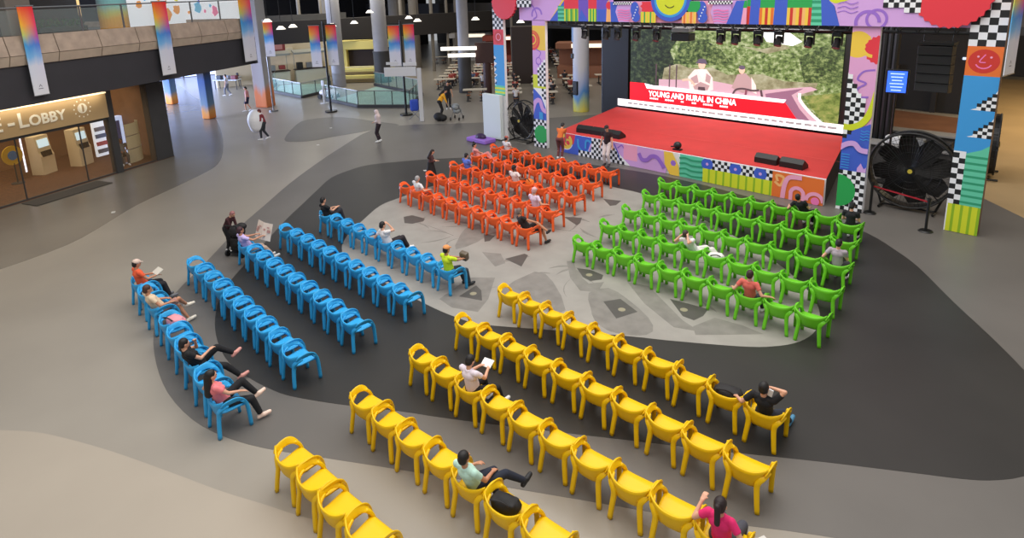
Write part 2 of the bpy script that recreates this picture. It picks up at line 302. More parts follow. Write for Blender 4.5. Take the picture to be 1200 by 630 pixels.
while s < XE-.2:
    e = min(s+1.85, XE); xsweep(bm,[(.12,5.76),(-.1,5.8),(.05,6.47),(.3,6.47),(.3,5.76)],s+.02,e-.02,0); xsweep(bm,[(.12,5.42),(.02,5.44),(-.1,5.78),(.12,5.78)],s+.02,e-.02,1); s += 1.85
xsweep(bm,[(.2,5.43),(.3,5.43),(.3,6.4),(.2,6.4)],-9,XE,2)
link('parapet_cladding', bm, [m_wood,m_wood2,m_black], gal)
bm = bmesh.new(); xsweep(bm,[(.35,5.9),(14,5.9),(14,6.15),(.35,6.15)],-9,XE); link('upper_floor', bm, m_slab, gal)
bm = bmesh.new(); cyl(bm,(-9,.15,7.44),(XE,.15,7.44),.03,seg=8)
for i in range(12): x = 13.6-1.95*i; box(bm,(x,.17,6.95),(.07,.03,1.0))
link('rail', bm, m_steel, gal)
bm = bmesh.new(); box(bm,(2.4,.17,6.93),(22.6,.012,.86)); link('rail_glass', bm, m_glass, gal)
# end face of the gallery beam, running away at its far corner
bm = bmesh.new(); box(bm,(XE-.05,7,4.72),(.25,14,1.42)); box(bm,(XE-.05,7,5.95),(.2,14,1.0),mi=1); link('end_beam', bm, [m_beam,m_wood], gal)
def on_gal(s, d, z): # gallery frame to world
    v = Matrix.Rotation(FA,4,'Z') @ Vector((s,d,0)); return (GF[0]+v.x, GF[1]+v.y, z)
# upper floor things seen over the parapet
m_uc = ramp_mat('upper_column_paint', [(0,(240,150,30)),(.3,(240,160,40)),(.42,(225,190,80)),(.55,(190,180,190)),(1,(160,150,225))], [(0,(245,165,40)),(.3,(235,180,60)),(.42,(200,205,110)),(.55,(140,205,200)),(1,(130,190,235))])
bm = bmesh.new(); cyl(bm,(0,0,6.15),(0,0,8.4),.58,seg=28); tag(link('painted_column', bm, m_uc, loc=on_gal(6.97,1.9,0)),'round upper floor column painted orange fading to green and blue','column')
bm = bmesh.new(); box(bm,(0,0,7.3),(.95,.5,2.3),bev=.04); tag(link('square_column', bm, mat('grey_column_paint',(120,112,104),.7), loc=on_gal(2.48,1.7,0), rotz=FA),'plain grey square column on the upper floor behind the first banner','column')
bm = bmesh.new(); cyl(bm,(0,0,7.05),(0,0,8.4),.05,seg=8); cyl(bm,(0,0,7.0),(0,0,7.08),.04,.05,seg=8); tag(link('pendant_lamp', bm, mat('gold_lamp',(250,215,150),.4,emit=.6), loc=on_gal(5.0,1.5,0)),'slim gold rod lamp hanging over the upper floor','lamp')
bm = bmesh.new(); xsweep(bm,[(6.0,6.15),(6.2,6.15),(6.2,10),(6.0,10)],-9,9.0); o = link('wall_gallery', bm, mat('shop_dark',(46,40,36),.7,noise=.2,nscale=.7), loc=GF, rotz=FA); o['kind']='structure'
rng = random.Random(5)
t = thing('planter_box','dark green planter on the upper floor behind the rail','planter',on_gal(5.3,3.0,6.15),FA)
bm = bmesh.new(); box(bm,(0,0,.22),(2.2,.4,.44),bev=.02); link('trough', bm, m_char, t)
bm = bmesh.new()
for i in range(160):
    c = Vector((rng.uniform(-1.05,1.05),rng.uniform(-.15,.15),.42+rng.uniform(0,.35))); q = Euler((rng.uniform(0,3),rng.uniform(0,3),rng.uniform(0,3))).to_matrix()
    vs_ = [bm.verts.new(c+q@Vector(p)) for p in ((-.08,0,0),(0,.03,.01),(.08,0,0),(0,-.03,.01))]; bm.faces.new(vs_)
link('leaves', bm, mat('leaf_green',(52,82,40),.7), t)['kind'] = 'stuff'
# mural panels behind the rail, emission added for a bright shop window
mur = thing('mural_panel','white upper floor mural, glow added for a lit storefront, green, orange and violet splashes','mural',on_gal(13.6,4.2,0),FA)
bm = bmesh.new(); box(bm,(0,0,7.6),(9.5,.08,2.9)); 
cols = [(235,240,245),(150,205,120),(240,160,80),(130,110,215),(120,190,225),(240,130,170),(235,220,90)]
rng = random.Random(11)
def blotch(bm, c, r, mi, y, rng, n=10):
    vs_ = [bm.verts.new((c[0]+math.cos(-2*PI*k/n)*r*rng.uniform(.6,1.2), y, c[1]+math.sin(-2*PI*k/n)*r*rng.uniform(.6,1.2))) for k in range(n)]
    f = bm.faces.new(vs_); f.material_index = mi
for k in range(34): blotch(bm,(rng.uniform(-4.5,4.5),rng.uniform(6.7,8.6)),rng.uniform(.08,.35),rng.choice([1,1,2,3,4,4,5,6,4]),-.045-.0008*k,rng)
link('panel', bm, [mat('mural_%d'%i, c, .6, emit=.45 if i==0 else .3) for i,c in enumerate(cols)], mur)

# gradient banners
BL = [(0,(226,226,232)),(.34,(214,220,236)),(.44,(120,185,235)),(.56,(60,160,225)),(.68,(200,215,110)),(.8,(252,190,50)),(1,(245,90,50))]
BR = [(0,(228,226,232)),(.34,(218,216,236)),(.44,(140,180,235)),(.55,(90,120,215)),(.65,(190,60,170)),(.8,(240,50,110)),(1,(235,40,50))]
m_ban = ramp_mat('banner_print', BL, BR, .75)
def banner(loc, rz, w_, z0, z1, label, group, ext=0):
    t = thing('gradient_banner', label, 'banner', loc, rz, group)
    bm = bmesh.new(); box(bm,(0,0,(z0+z1)/2),(w_,.02,z1-z0)); link('cloth', bm, m_ban, t)
    bm = bmesh.new(); cyl(bm,(-w_/2-.04,0,z1),(w_/2+.04+ext,0,z1),.025,seg=8); link('hanging_rod', bm, m_steel, t); bm = bmesh.new(); cyl(bm,(-w_/2-.02,0,z0),(w_/2+.02,0,z0),.018,seg=8); link('bottom_rod', bm, m_steel, t)
    bm = bmesh.new(); z = z0+.3
    for p in ([(-.07,0),(0,.1),(.07,0),(.045,0),(0,.06),(-.045,0)],[(-.09,-.05),(.09,-.05),(.09,-.075),(-.09,-.075)]):
        bm.faces.new([bm.verts.new((a,-.0125,z+b)) for a,b in p])
    link('emblem', bm, mat('emblem_grey',(120,116,130),.7), t)
    return t
G1 = 'gradient banners on the gallery edge'
banner(on_gal(1.46,-.16,0),FA,.56,4.32,7.5,'leftmost rainbow gradient banner on the gallery edge, above the lobby sign',G1)
banner(on_gal(7.5,-.16,0),FA,.78,4.25,7.5,'middle rainbow gradient banner on the gallery edge',G1)
banner(on_gal(13.2,-.16,0),FA,.95,4.2,7.9,'rightmost rainbow gradient banner on the gallery edge, beside the tall grey column',G1)
G2 = 'gradient banners standing in the hall'
rb = .75
banner((-41.1,18.33,0),rb,.62,3.69,6.0,'rainbow banner just right of the tall grey square column',G2)
pm = thing('banner_post','slim post carrying the single rainbow banner beside the square column','post',(-41.4,18.2,0))
bm = bmesh.new(); cyl(bm,(0,0,.05),(0,0,6.1),.05,seg=12); cyl(bm,(0,0,0),(0,0,.08),.3,seg=20); link('post', bm, m_steel, pm)
pm = thing('banner_post','black post carrying the left pair of rainbow banners','post',(-37.8,20.5,0))
bm = bmesh.new(); cyl(bm,(0,0,.05),(0,0,5.9),.07,seg=12); cyl(bm,(0,0,0),(0,0,.08),.4,seg=20); link('post', bm, m_black, pm)
bm = bmesh.new(); cyl(bm,(-.8*math.cos(rb+.0),-.8*math.sin(rb),5.72),(.8*math.cos(rb),.8*math.sin(rb),5.72),.03,seg=8); link('cross_arm', bm, m_black, pm)
banner((-38.13,20.02,0),rb,.66,3.0,5.66,'left banner of the pair near the yellow stall',G2); banner((-37.52,20.88,0),rb,.68,3.05,5.68,'right banner of the pair near the yellow stall',G2)
pm2 = thing('banner_post','black post carrying the right pair of rainbow banners','post',(-32.72,22.93,0))
bm = bmesh.new(); cyl(bm,(0,0,.05),(0,0,5.9),.07,seg=12); cyl(bm,(0,0,0),(0,0,.08),.4,seg=20); link('post', bm, m_black, pm2)
bm = bmesh.new(); cyl(bm,(-.55,-.55,5.72),(.6,.6,5.72),.03,seg=8); link('cross_arm', bm, m_black, pm2)
banner((-33.0,22.6,0),rb,.7,3.1,5.6,'left banner of the pair behind the woman in the headscarf',G2); banner((-32.4,23.3,0),rb,.66,3.15,5.65,'right banner of the pair behind the woman in the headscarf',G2)
banner((-2.62,21.75,0),1.42,.8,4.85,7.6,'rainbow banner seen nearly edge on right of the arch','banners right of the arch')
# white slatted sign and post beside the right banners
t = thing('sign_stand','white sign boards on a pale post beside the right banners','sign',(-30.21,22.29,0),.75)
bm = bmesh.new(); box(bm,(0,0,1.6),(.24,.2,3.2),bev=.02); link('post', bm, mat('pale_post',(205,206,210),.5), t)
bm = bmesh.new(); box(bm,(-1.15,.1,3.0),(1.9,.05,.55),bev=.01); link('board', bm, mat('pale_sign',(214,216,222),.5), t)
bm = bmesh.new(); box(bm,(-.55,.1,3.42),(.8,.05,.2),bev=.01); box(bm,(-1.6,.1,3.5),(.7,.05,.16),bev=.01); link('upper_board', bm, mat('pale_sign',(214,216,222),.5), t)

# ---------------------------------------------------------------- lobby shop
LA = math.atan2(.905,-.4255); LO = (-30.096,2.161,0)
def on_lob(s, d, z): v = Matrix.Rotation(LA,4,'Z') @ Vector((s,d,0)); return (LO[0]+v.x, LO[1]+v.y, z)
m_lfl = mat('lobby_brown_carpet',(96,62,40),.8,noise=.25,nscale=6); m_lwall = mat('lobby_brown_wall',(128,92,62),.7,noise=.12,nscale=2)
bm = bmesh.new(); box(bm,(1,3.1,-.0),(14.1,6.2,.024)); struct('floor_lobby', bm, m_lfl, loc=LO, rotz=LA)
bm = bmesh.new(); box(bm,(1,6.1,1.95),(13.9,.2,3.9)); box(bm,(8.0,3.4,1.95),(.2,5.4,3.9)); struct('wall_lobby', bm, m_lwall, loc=LO, rotz=LA)
bm = bmesh.new(); box(bm,(1,3.2,3.86),(13.9,6.3,.2)); struct('ceiling_lobby', bm, m_char, loc=LO, rotz=LA)
lf = thing('shop_front','glazed lobby shop front with dark frame','shop front',LO,LA); lf['kind']='structure'
bm = bmesh.new(); box(bm,(5.08,.1,1.87),(.32,.3,3.74)); box(bm,(7.55,.2,1.87),(.95,.4,3.74)); box(bm,(0,.08,2.55),(10,.16,.14)); box(bm,(0,.08,.03),(16,.1,.06))
for s in (1.05,3.62,-1.5): box(bm,(s,.06,1.25),(.035,.05,2.5))
link('frame', bm, m_char, lf)
bm = bmesh.new(); box(bm,(-.5,.06,1.28),(10.8,.012,2.44)); box(bm,(6.15,.06,1.85),(1.85,.012,3.6)); link('glass', bm, m_amber, lf)
sg = thing('lobby_sign','gold sign band reading E-LOBBY with a sun and moon mark','sign',LO,LA)
bm = bmesh.new(); box(bm,(-.6,-.02,3.13),(11.1,.14,1.06)); link('panel', bm, mat('gold_sign',(186,158,116),.5,noise=.06,nscale=1), sg)
bm = bmesh.new(); box(bm,(-.6,-.05,3.7),(11.1,.2,.06)); link('light_strip', bm, mat('warm_strip',(255,232,190),.5,emit=.9), sg)
T = lambda s,z: Matrix.Translation((s,-.1,z)) @ Matrix.Rotation(PI/2,4,'X')
bm = bmesh.new(); text_into(bm,'E',.78,T(.26,2.9),bold=.014); text_into(bm,'-',.9,T(.82,2.9),bold=.014); text_into(bm,'L',.82,T(1.2,2.9),bold=.014); text_into(bm,'OBBY',.58,T(1.62,2.9),bold=.014,sx=.98)
link('lettering', bm, mat('sign_white',(250,244,228),.5), sg)
bm = bmesh.new(); n = 24
for half,mi in ((0,0),):
    pts = [(3.82+.21*math.sin(2*PI*k/n),3.2+.21*math.cos(2*PI*k/n)) for k in range(n)]
    inn = [(3.82+.16*math.sin(2*PI*k/n),3.2+.16*math.cos(2*PI*k/n)) for k in range(n)]
    A = [bm.verts.new((a,-.105,b)) for a,b in pts]; B = [bm.verts.new((a,-.105,b)) for a,b in inn]
    for k in range(n): bm.faces.new((A[k],A[(k+1)%n],B[(k+1)%n],B[k]))
vs_ = [bm.verts.new((3.8-.13*math.sin(PI*k/10),-.105,3.2+.15*math.cos(PI*k/10))) for k in range(11)]; bm.faces.new(vs_)
vs_ = [bm.verts.new((3.86+.13*math.sin(PI*k/10),-.105,3.2+.15*math.cos(PI*k/10))) for k in range(11)]+[bm.verts.new((3.86+.04*math.sin(PI*k/6),-.105,3.2-.15*math.cos(PI*k/6))) for k in range(1,6)]; bm.faces.new(vs_)
for k in range(12): a = 2*PI*k/12; ball(bm,(3.82+.36*math.sin(a),-.1,3.2+.36*math.cos(a)),(.035,.008,.035),6)
link('sun_mark', bm, mat('sign_white',(250,244,228),.5), sg)
def kiosk(s, d, label, w_=.75):
    t = thing('ticket_kiosk', label, 'kiosk', on_lob(s,d,.012), LA+.25, 'self service kiosks in the lobby')
    bm = bmesh.new(); prof = [(.3,0),(-.3,0),(-.3,.85),(-.22,1.0),(-.12,1.75),(.3,1.75)]
    xsweep(bm, prof, -w_/2, w_/2); link('cabinet', bm, mat('kiosk_beige',(232,212,172),.5), t)
    R = Matrix.Rotation(-.13,4,'X')
    bm = bmesh.new(); box(bm,(0,-.185,1.42),(w_*.76,.02,.36),R=R); link('screen', bm, mat('kiosk_screen',(200,225,235),.3,emit=.8), t)
    bm = bmesh.new(); box(bm,(0,-.27,.94),(w_*.72,.06,.26),R=R,bev=.01); link('ticket_slot', bm, m_black, t)
    return t
kiosk(4.1,3.5,'beige ticket kiosk under the lobby sign, left of the two'); kiosk(5.66,3.2,'beige ticket kiosk right of the other, beside the lit poster rack')
t = thing('brochure_rack','backlit white brochure rack inside the lobby','rack',on_lob(6.95,3.4,.012),LA)
bm = bmesh.new(); box(bm,(0,.1,.95),(.62,.12,1.75),bev=.02); link('light_box', bm, mat('rack_white',(236,240,245),.5,emit=.55), t)
for k,z in enumerate((1.45,1.1,.72,.35)): bm = bmesh.new(); box(bm,(0,-.02,z),(.5,.1,.2),R=Matrix.Rotation(-.2,4,'X')); link('brochure_row', bm, mat('brochure_%d'%k,[(120,120,130),(90,110,140),(190,80,80),(100,100,105)][k]), t)
t = thing('curved_counter','cream curved glass counter in the lobby','counter',on_lob(6.55,.75,.012),LA)
bm = bmesh.new(); pts = [(-.1+1.0*math.sin(a),.8-.7*math.cos(a)) for a in [k*PI/2/8-.15 for k in range(10)]]
for i in range(9):
    for z0,z1 in ((.02,.66),(.7,1.3),(1.34,1.9)):
        a,b = pts[i],pts[i+1]; f = bm.faces.new([bm.verts.new(p) for p in ((a[0],a[1],z0),(b[0],b[1],z0),(b[0],b[1],z1),(a[0],a[1],z1))])
bmesh.ops.solidify(bm, geom=list(bm.faces), thickness=.03); link('screen_panels', bm, mat('cream_panel',(214,206,176),.4), t)
bm = bmesh.new(); tube(bm,[(p[0],p[1]-.02,.68) for p in pts],.012); tube(bm,[(p[0],p[1]-.02,1.32) for p in pts],.012); link('band', bm, m_steel, t)
t = thing('round_standee','yellow round poster on a stand behind the lobby glass','standee',on_lob(2.6,3.0,.012),LA)
bm = bmesh.new(); cyl(bm,(0,-.02,1.25),(0,.02,1.25),.42,seg=32); link('disc', bm, mat('standee_yellow',(222,180,50),.5), t)
bm = bmesh.new(); cyl(bm,(0,-.035,1.25),(0,-.02,1.25),.2,seg=24); link('centre', bm, mat('standee_blue',(70,130,190),.5), t)
bm = bmesh.new(); cyl(bm,(0,0,0),(0,0,.9),.03,seg=8); cyl(bm,(0,0,0),(0,0,.03),.25,seg=20); link('stand', bm, m_char, t)
t = thing('lit_mirror','tall panel with a bright light edge behind the lobby glass','mirror',on_lob(3.15,3.6,.012),LA)
bm = bmesh.new(); box(bm,(0,0,1.0),(.5,.06,2.0)); link('panel', bm, m_lwall, t)
bm = bmesh.new(); box(bm,(.22,-.04,1.1),(.06,.03,1.7)); link('light_edge', bm, mat('cool_strip',(240,240,255),.5,emit=1.5), t)
t = thing('display_case','bright blue white display case behind the seated lobby guest','display',on_lob(7.4,2.9,.012),LA)
bm = bmesh.new(); box(bm,(0,0,1.0),(.7,.3,2.0),bev=.02); link('case', bm, mat('display_light',(190,205,240),.4,emit=.8), t)
bm = bmesh.new(); box(bm,(-.0,-.16,1.2),(.3,.03,1.2)); link('poster', bm, mat('display_poster',(70,80,130),.4,emit=.2), t)
bm = bmesh.new(); box(bm,(0,0,.008),(3.1,.95,.014)); tag(link('door_mat', bm, mat('mat_charcoal',(66,62,58),.9,noise=.1,nscale=20), loc=(-30.45,4.45,0), rotz=LA-.03),'dark rectangular door mat in front of the lobby glass','mat')
l = bpy.data.lights.new('lobby_lamp','AREA'); l.energy=170; l.color=(1,.80,.55); l.shape='RECTANGLE'; l.size=9; l.size_y=3; o=bpy.data.objects.new('lobby_lamp',l); C.objects.link(o); o.location=on_lob(3,3.2,3.6); o.rotation_euler=(0,0,LA)

l = bpy.data.lights.new('sign_strip_lamp','AREA'); l.energy=45; l.color=(1,.88,.68); l.shape='RECTANGLE'; l.size=9.5; l.size_y=.12; o=bpy.data.objects.new('sign_strip_lamp',l); C.objects.link(o); o.location=on_lob(0,-.42,3.72); o.rotation_euler=Euler((R_lamp,0,LA)) if 0 else Euler((math.radians(38),0,LA))
# ---------------------------------------------------------------- painted panels of the stage
PC = dict(red=(222,52,66), lilac=(206,160,220), pinkl=(222,160,205), blue=(62,92,196), green=(38,160,78), teal=(96,198,162), dteal=(44,150,110), sky=(58,150,216), orange=(226,112,44), black=(22,22,26), white=(232,232,236), pink=(236,160,190), yellow=(236,196,70), lime=(206,214,40), lime2=(140,180,30), purple=(150,105,200), peach=(240,178,110), violet=(110,80,185), dred=(200,50,40), hotpink=(236,120,180), umber=(110,84,70))
PN = list(PC); PMAT = [mat('paint_'+k, PC[k], .6) for k in PN]; PI_ = {k:i for i,k in enumerate(PN)}
class Panel:
    """painted board standing in the plane y = y0, art facing -y; u = x, v = z"""
    def __init__(s, bm, y0, rect): s.bm = bm; s.y = y0; s.k = 0; s.rect = rect
    def clip(s, poly):
        x0,z0,x1,z1 = s.rect
        for ax,val,sg in ((0,x0,1),(0,x1,-1),(1,z0,1),(1,z1,-1)):
            out = []
            for i in range(len(poly)):
                a = poly[i-1]; b = poly[i]; da = (a[ax]-val)*sg; db = (b[ax]-val)*sg
                if (da >= 0) != (db >= 0): t = da/(da-db); out.append((a[0]+(b[0]-a[0])*t, a[1]+(b[1]-a[1])*t))
                if db >= 0: out.append(b)
            poly = out
            if len(poly) < 3: return None
        return poly
    def add(s, poly, col, step=True):
        p = s.clip(list(poly))
        if not p: return
        ar = sum(p[i-1][0]*p[i][1]-p[i][0]*p[i-1][1] for i in range(len(p)))
        if abs(ar) < 1e-6: return
        if ar < 0: p = p[::-1]
        try: f = s.bm.faces.new([s.bm.verts.new((a, s.y-.003-.0006*s.k, b)) for a,b in p]); f.material_index = PI_[col]
        except Exception: pass
        if step: s.k += 1
    def rect_(s, x0,z0,x1,z1,col,step=True): s.add([(x0,z0),(x1,z0),(x1,z1),(x0,z1)],col,step)
    def circ(s, x,z,r,col,n=28,a0=0,a1=2*PI,rz=None): s.add([(x+r*math.cos(a0+(a1-a0)*k/n), z+(rz or r)*math.sin(a0+(a1-a0)*k/n)) for k in range(n+(0 if a1-a0>6.28 else 1))],col)
    def saw(s, x,z,r,col,n=26,d=.09): s.add([(x+(r*(1-d*(k%2)))*math.cos(PI*k/n), z+(r*(1-d*(k%2)))*math.sin(PI*k/n)) for k in range(2*n)],col)
    def band(s, pts, wd, col):
        pts = [(p.x,p.y) for p in catmull([(a,b,0) for a,b in pts],5)]
        for i in range(len(pts)-1):
            a,b = pts[i],pts[i+1]; dx,dz = b[0]-a[0],b[1]-a[1]; L = math.hypot(dx,dz) or 1; nx,nz = -dz/L*wd/2,dx/L*wd/2
            e = wd*.18; ex,ez = dx/L*e,dz/L*e
            s.add([(a[0]+nx-ex,a[1]+nz-ez),(b[0]+nx+ex,b[1]+nz+ez),(b[0]-nx+ex,b[1]-nz+ez),(a[0]-nx-ex,a[1]-nz-ez)],col,False)
            s.k += 1
        s.k += 1
    def ring(s, x,z,r,wd,col,a0=0,a1=2*PI,n=24):
        for i in range(n):
            t0=a0+(a1-a0)*i/n; t1=a0+(a1-a0)*(i+1)/n
            s.add([(x+(r+e)*math.cos(t),z+(r+e)*math.sin(t)) for t,e in ((t0,-wd/2),(t1,-wd/2),(t1,wd/2),(t0,wd/2))],col,False)
        s.k += 1
    def check(s, x0,z0,x1,z1,c,inside=None,bg='white'):
        nx = max(1,round((x1-x0)/c)); nz = max(1,round((z1-z0)/c)); cx=(x1-x0)/nx; cz=(z1-z0)/nz
        for i in range(nx):
            for j in range(nz):
                if inside and not inside(x0+(i+.5)*cx, z0+(j+.5)*cz): continue
                s.rect_(x0+i*cx,z0+j*cz,x0+(i+1)*cx,z0+(j+1)*cz,'black' if (i+j)%2 else bg,False)
        s.k += 1
    def stripes(s, x0,z0,x1,z1,cols,wd,vert=True):
        t = x0 if vert else z0; e = x1 if vert else z1; i = 0
        while t < e-1e-4:
            t2 = min(t+wd,e)
            if vert: s.rect_(t,z0,t2,z1,cols[i%len(cols)],False)
            else: s.rect_(x0,t,x1,t2,cols[i%len(cols)],False)
            t = t2; i += 1
        s.k += 1
YA = 22.0
def board(name, x0,z0,x1,z1, art, label, cat='pillar', depth=.16, base='white', y0=YA, extra=None):
    t = thing(name, label, cat, ((x0+x1)/2, y0, 0)); bm = bmesh.new()
    box(bm, ((x0+x1)/2, y0+depth/2, (z0+z1)/2), (x1-x0, depth, z1-z0), PI_[base])
    P = Panel(bm, y0, (x0,z0,x1,z1)); art(P)
    bmesh.ops.translate(bm, vec=(-(x0+x1)/2,-y0,0), verts=bm.verts)
    o = bpy.data.meshes.new('painted_board'); bm.to_mesh(o); bm.free()
    for m in PMAT: o.materials.append(m)
    linkme('painted_board', o, t); return t
# pillar A (far left)
def artA(P):
    P.rect_(-23.42,2.3,-22.68,4.9,'sky'); P.check(-23.42,5.6,-22.68,7.2,.148)
    P.rect_(-23.42,4.85,-22.68,5.62,'red'); P.circ(-23.05,5.24,.3,'dred'); P.ring(-23.05,5.24,.16,.04,'pink'); 
    for k in range(7): P.add([(-23.42,4.3-k*.29),(-23.42+.16+.05*(k%2),4.2-k*.29),(-23.42,4.05-k*.29)],'white',False)
    for k in range(5): P.rect_(-23.42+.05*(k%2),4.15-k*.4,-23.34+.05*(k%2),4.07-k*.4,'black',False)
    P.k += 1; P.rect_(-23.42,2.3,-22.68,2.8,'teal'); P.stripes(-23.42,2.3,-22.68,2.8,['teal','lime'],.1,False)
tA = board('arch_pillar',-23.42,0,-22.68,7.2,artA,'far left arch pillar with black white checks, red square and blue shaft')
bm = bmesh.new(); box(bm,(-.02,-.12,1.2),(1.3,.22,2.3),bev=.02); tag(link('white_plinth', bm, mat('plinth_white',(214,222,222),.6), loc=(-23.4,21.9,0)),'tall white box plinth wrapping the foot of the far left pillar','plinth')
bm = bmesh.new(); box(bm,(0,0,.11),(1.45,.75,.22),bev=.05); t = thing('floor_cutout','purple rounded base with dark violet blob at the white plinth foot','base',(-23.5,20.95,0)); link('base', bm, PMAT[PI_['purple']], t)
bm = bmesh.new(); ball(bm,(0.05,-.05,.26),(.34,.22,.2),16); link('blob', bm, mat('deep_violet',(50,25,70),.5), t)
# pillar B
def artB(P):
    P.rect_(-20.72,5.2,-19.9,6.1,'lilac'); P.rect_(-20.72,4.7,-19.9,5.85,'yellow'); P.circ(-20.72,5.15,.48,'red'); P.ring(-20.72,5.2,.36,.1,'orange'); P.ring(-20.72,5.2,.22,.07,'yellow')
    P.rect_(-20.72,3.4,-19.9,4.7,'lilac'); P.ring(-20.35,4.2,.16,.05,'purple'); P.band([(-20.35,4.35),(-20.2,4.6),(-20.5,4.75)],.05,'purple'); P.band([(-20.5,4.1),(-20.2,3.85),(-20.45,3.7)],.05,'purple')
    P.rect_(-20.72,2.8,-19.9,3.55,'lime'); P.check(-20.42,3.0,-19.9,4.4,.13,lambda x,z: z<4.4-(-19.9-x)*1.2)
    P.rect_(-20.72,1.3,-19.9,2.85,'blue'); P.add([(-20.72,2.9),(-20.2,2.5),(-19.9,1.9),(-19.9,2.9)],'white'); P.check(-20.3,2.0,-19.9,2.9,.13,lambda x,z: z>2.9+(-20.35-x)*1.4)
    P.band([(-20.8,1.7),(-20.6,2.2),(-20.3,2.3),(-20.1,1.9),(-19.8,1.8)],.22,'lilac'); P.rect_(-20.35,1.4,-20.1,1.75,'sky')
    P.rect_(-20.72,0,-19.9,1.35,'white'); P.check(-20.72,0,-19.9,1.38,.138); P.saw(-20.25,.66,.46,'green',18,.1)
board('arch_pillar',-20.72,0,-19.9,6.1,artB,'patterned arch pillar left of the stage with a green disc at its foot')
# pillar C
def artC(P):
    P.rect_(-6.74,4.4,-5.93,6.1,'pinkl'); P.circ(-6.55,5.5,.42,'yellow'); P.saw(-5.9,5.35,.46,'red',18,.1); P.ring(-6.1,5.45,.3,.1,'yellow',PI*.6,PI*1.5); P.circ(-6.2,5.5,.1,'red')
    P.rect_(-6.74,2.6,-5.93,4.45,'pinkl'); P.band([(-5.98,4.72),(-6.3,4.65),(-6.45,4.4),(-6.2,4.28),(-6.42,4.1),(-6.4,3.85),(-6.1,3.85)],.06,'purple')
    P.add([(-6.74,4.6),(-6.35,3.9),(-6.15,3.5),(-6.3,3.0),(-6.74,2.9)],'white'); P.check(-6.74,2.9,-6.15,4.55,.15,lambda x,z: z<4.6-(x+6.74)*1.6)
    P.band([(-6.9,2.85),(-6.5,2.82),(-6.15,3.05),(-5.95,3.5),(-5.85,4.0)],.2,'lime')
    P.add([(-6.74,2.45),(-6.4,2.75),(-5.93,3.0),(-5.93,1.2),(-6.74,1.2)],'blue'); P.check(-6.74,2.3,-6.35,2.72,.14,lambda x,z: z>2.35+(x+6.74)*1.1)
    for k in range(4): P.band([(-6.2,2.75-k*.09),(-6.1,2.72-k*.09),(-6.02,2.76-k*.09),(-5.9,2.73-k*.09)],.025,'sky')
    P.band([(-6.85,2.05),(-6.6,2.25),(-6.35,2.3),(-6.15,2.12),(-5.85,2.1)],.17,'lilac')
    for k in range(6): P.rect_(-6.7,1.45+k*.09,-6.45,1.48+k*.09,'sky',False)
    P.k += 1; P.add([(-6.2,1.5),(-6.1,1.68),(-6.0,1.5),(-5.9,1.6),(-5.9,1.4),(-6.2,1.35)],'lilac')
    P.rect_(-6.74,0,-5.93,1.35,'white'); P.check(-6.74,0,-5.93,1.38,.138); P.circ(-6.74,.66,.56,'green')
board('arch_pillar',-6.74,0,-5.93,6.1,artC,'patterned arch pillar right of the stage with a green half disc at its foot')
# pillar D
def artD(P):
    P.check(-3.66,5.55,-2.82,8.0,.21); P.rect_(-3.66,4.72,-2.82,5.57,'orange'); P.circ(-3.24,5.15,.37,'dred',rz=.34)
    P.ring(-3.24,5.15,.2,.035,'hotpink',PI*1.15,PI*1.85); P.band([(-3.22,5.34),(-3.34,5.14),(-3.2,5.12)],.03,'hotpink'); P.circ(-3.38,5.28,.03,'pink'); P.circ(-3.08,5.27,.03,'pink')
    P.rect_(-3.66,2.3,-2.82,4.73,'sky')
    for z in (3.75,2.95): P.add([(-3.4,z),(-3.1,z+.12),(-2.95,z+.32),(-2.82,z+.6),(-2.82,z)],'white'); P.check(-3.26,z,-2.82,z+.5,.11,lambda x,q,z=z: q<z+(x+3.4)*.95-.02)
    P.rect_(-3.66,.85,-3.35,2.5,'white'); P.check(-3.66,.85,-3.35,2.45,.155)
    P.add([(-3.35,2.45),(-3.0,2.6),(-2.82,2.75),(-2.82,.85),(-3.35,.85)],'teal'); 
    for k in range(8): P.rect_(-3.35,.93+k*.2,-2.82,1.0+k*.2,'dteal',False)
    P.k += 1; P.stripes(-3.66,0,-2.82,.87,['lime','lime','lime2'],.07); P.rect_(-3.66,0,-3.63,.87,'white')
board('arch_pillar',-3.66,0,-2.82,8.0,artD,'rightmost arch pillar with checks, red smiling face square and striped foot',depth=.3,base='umber')
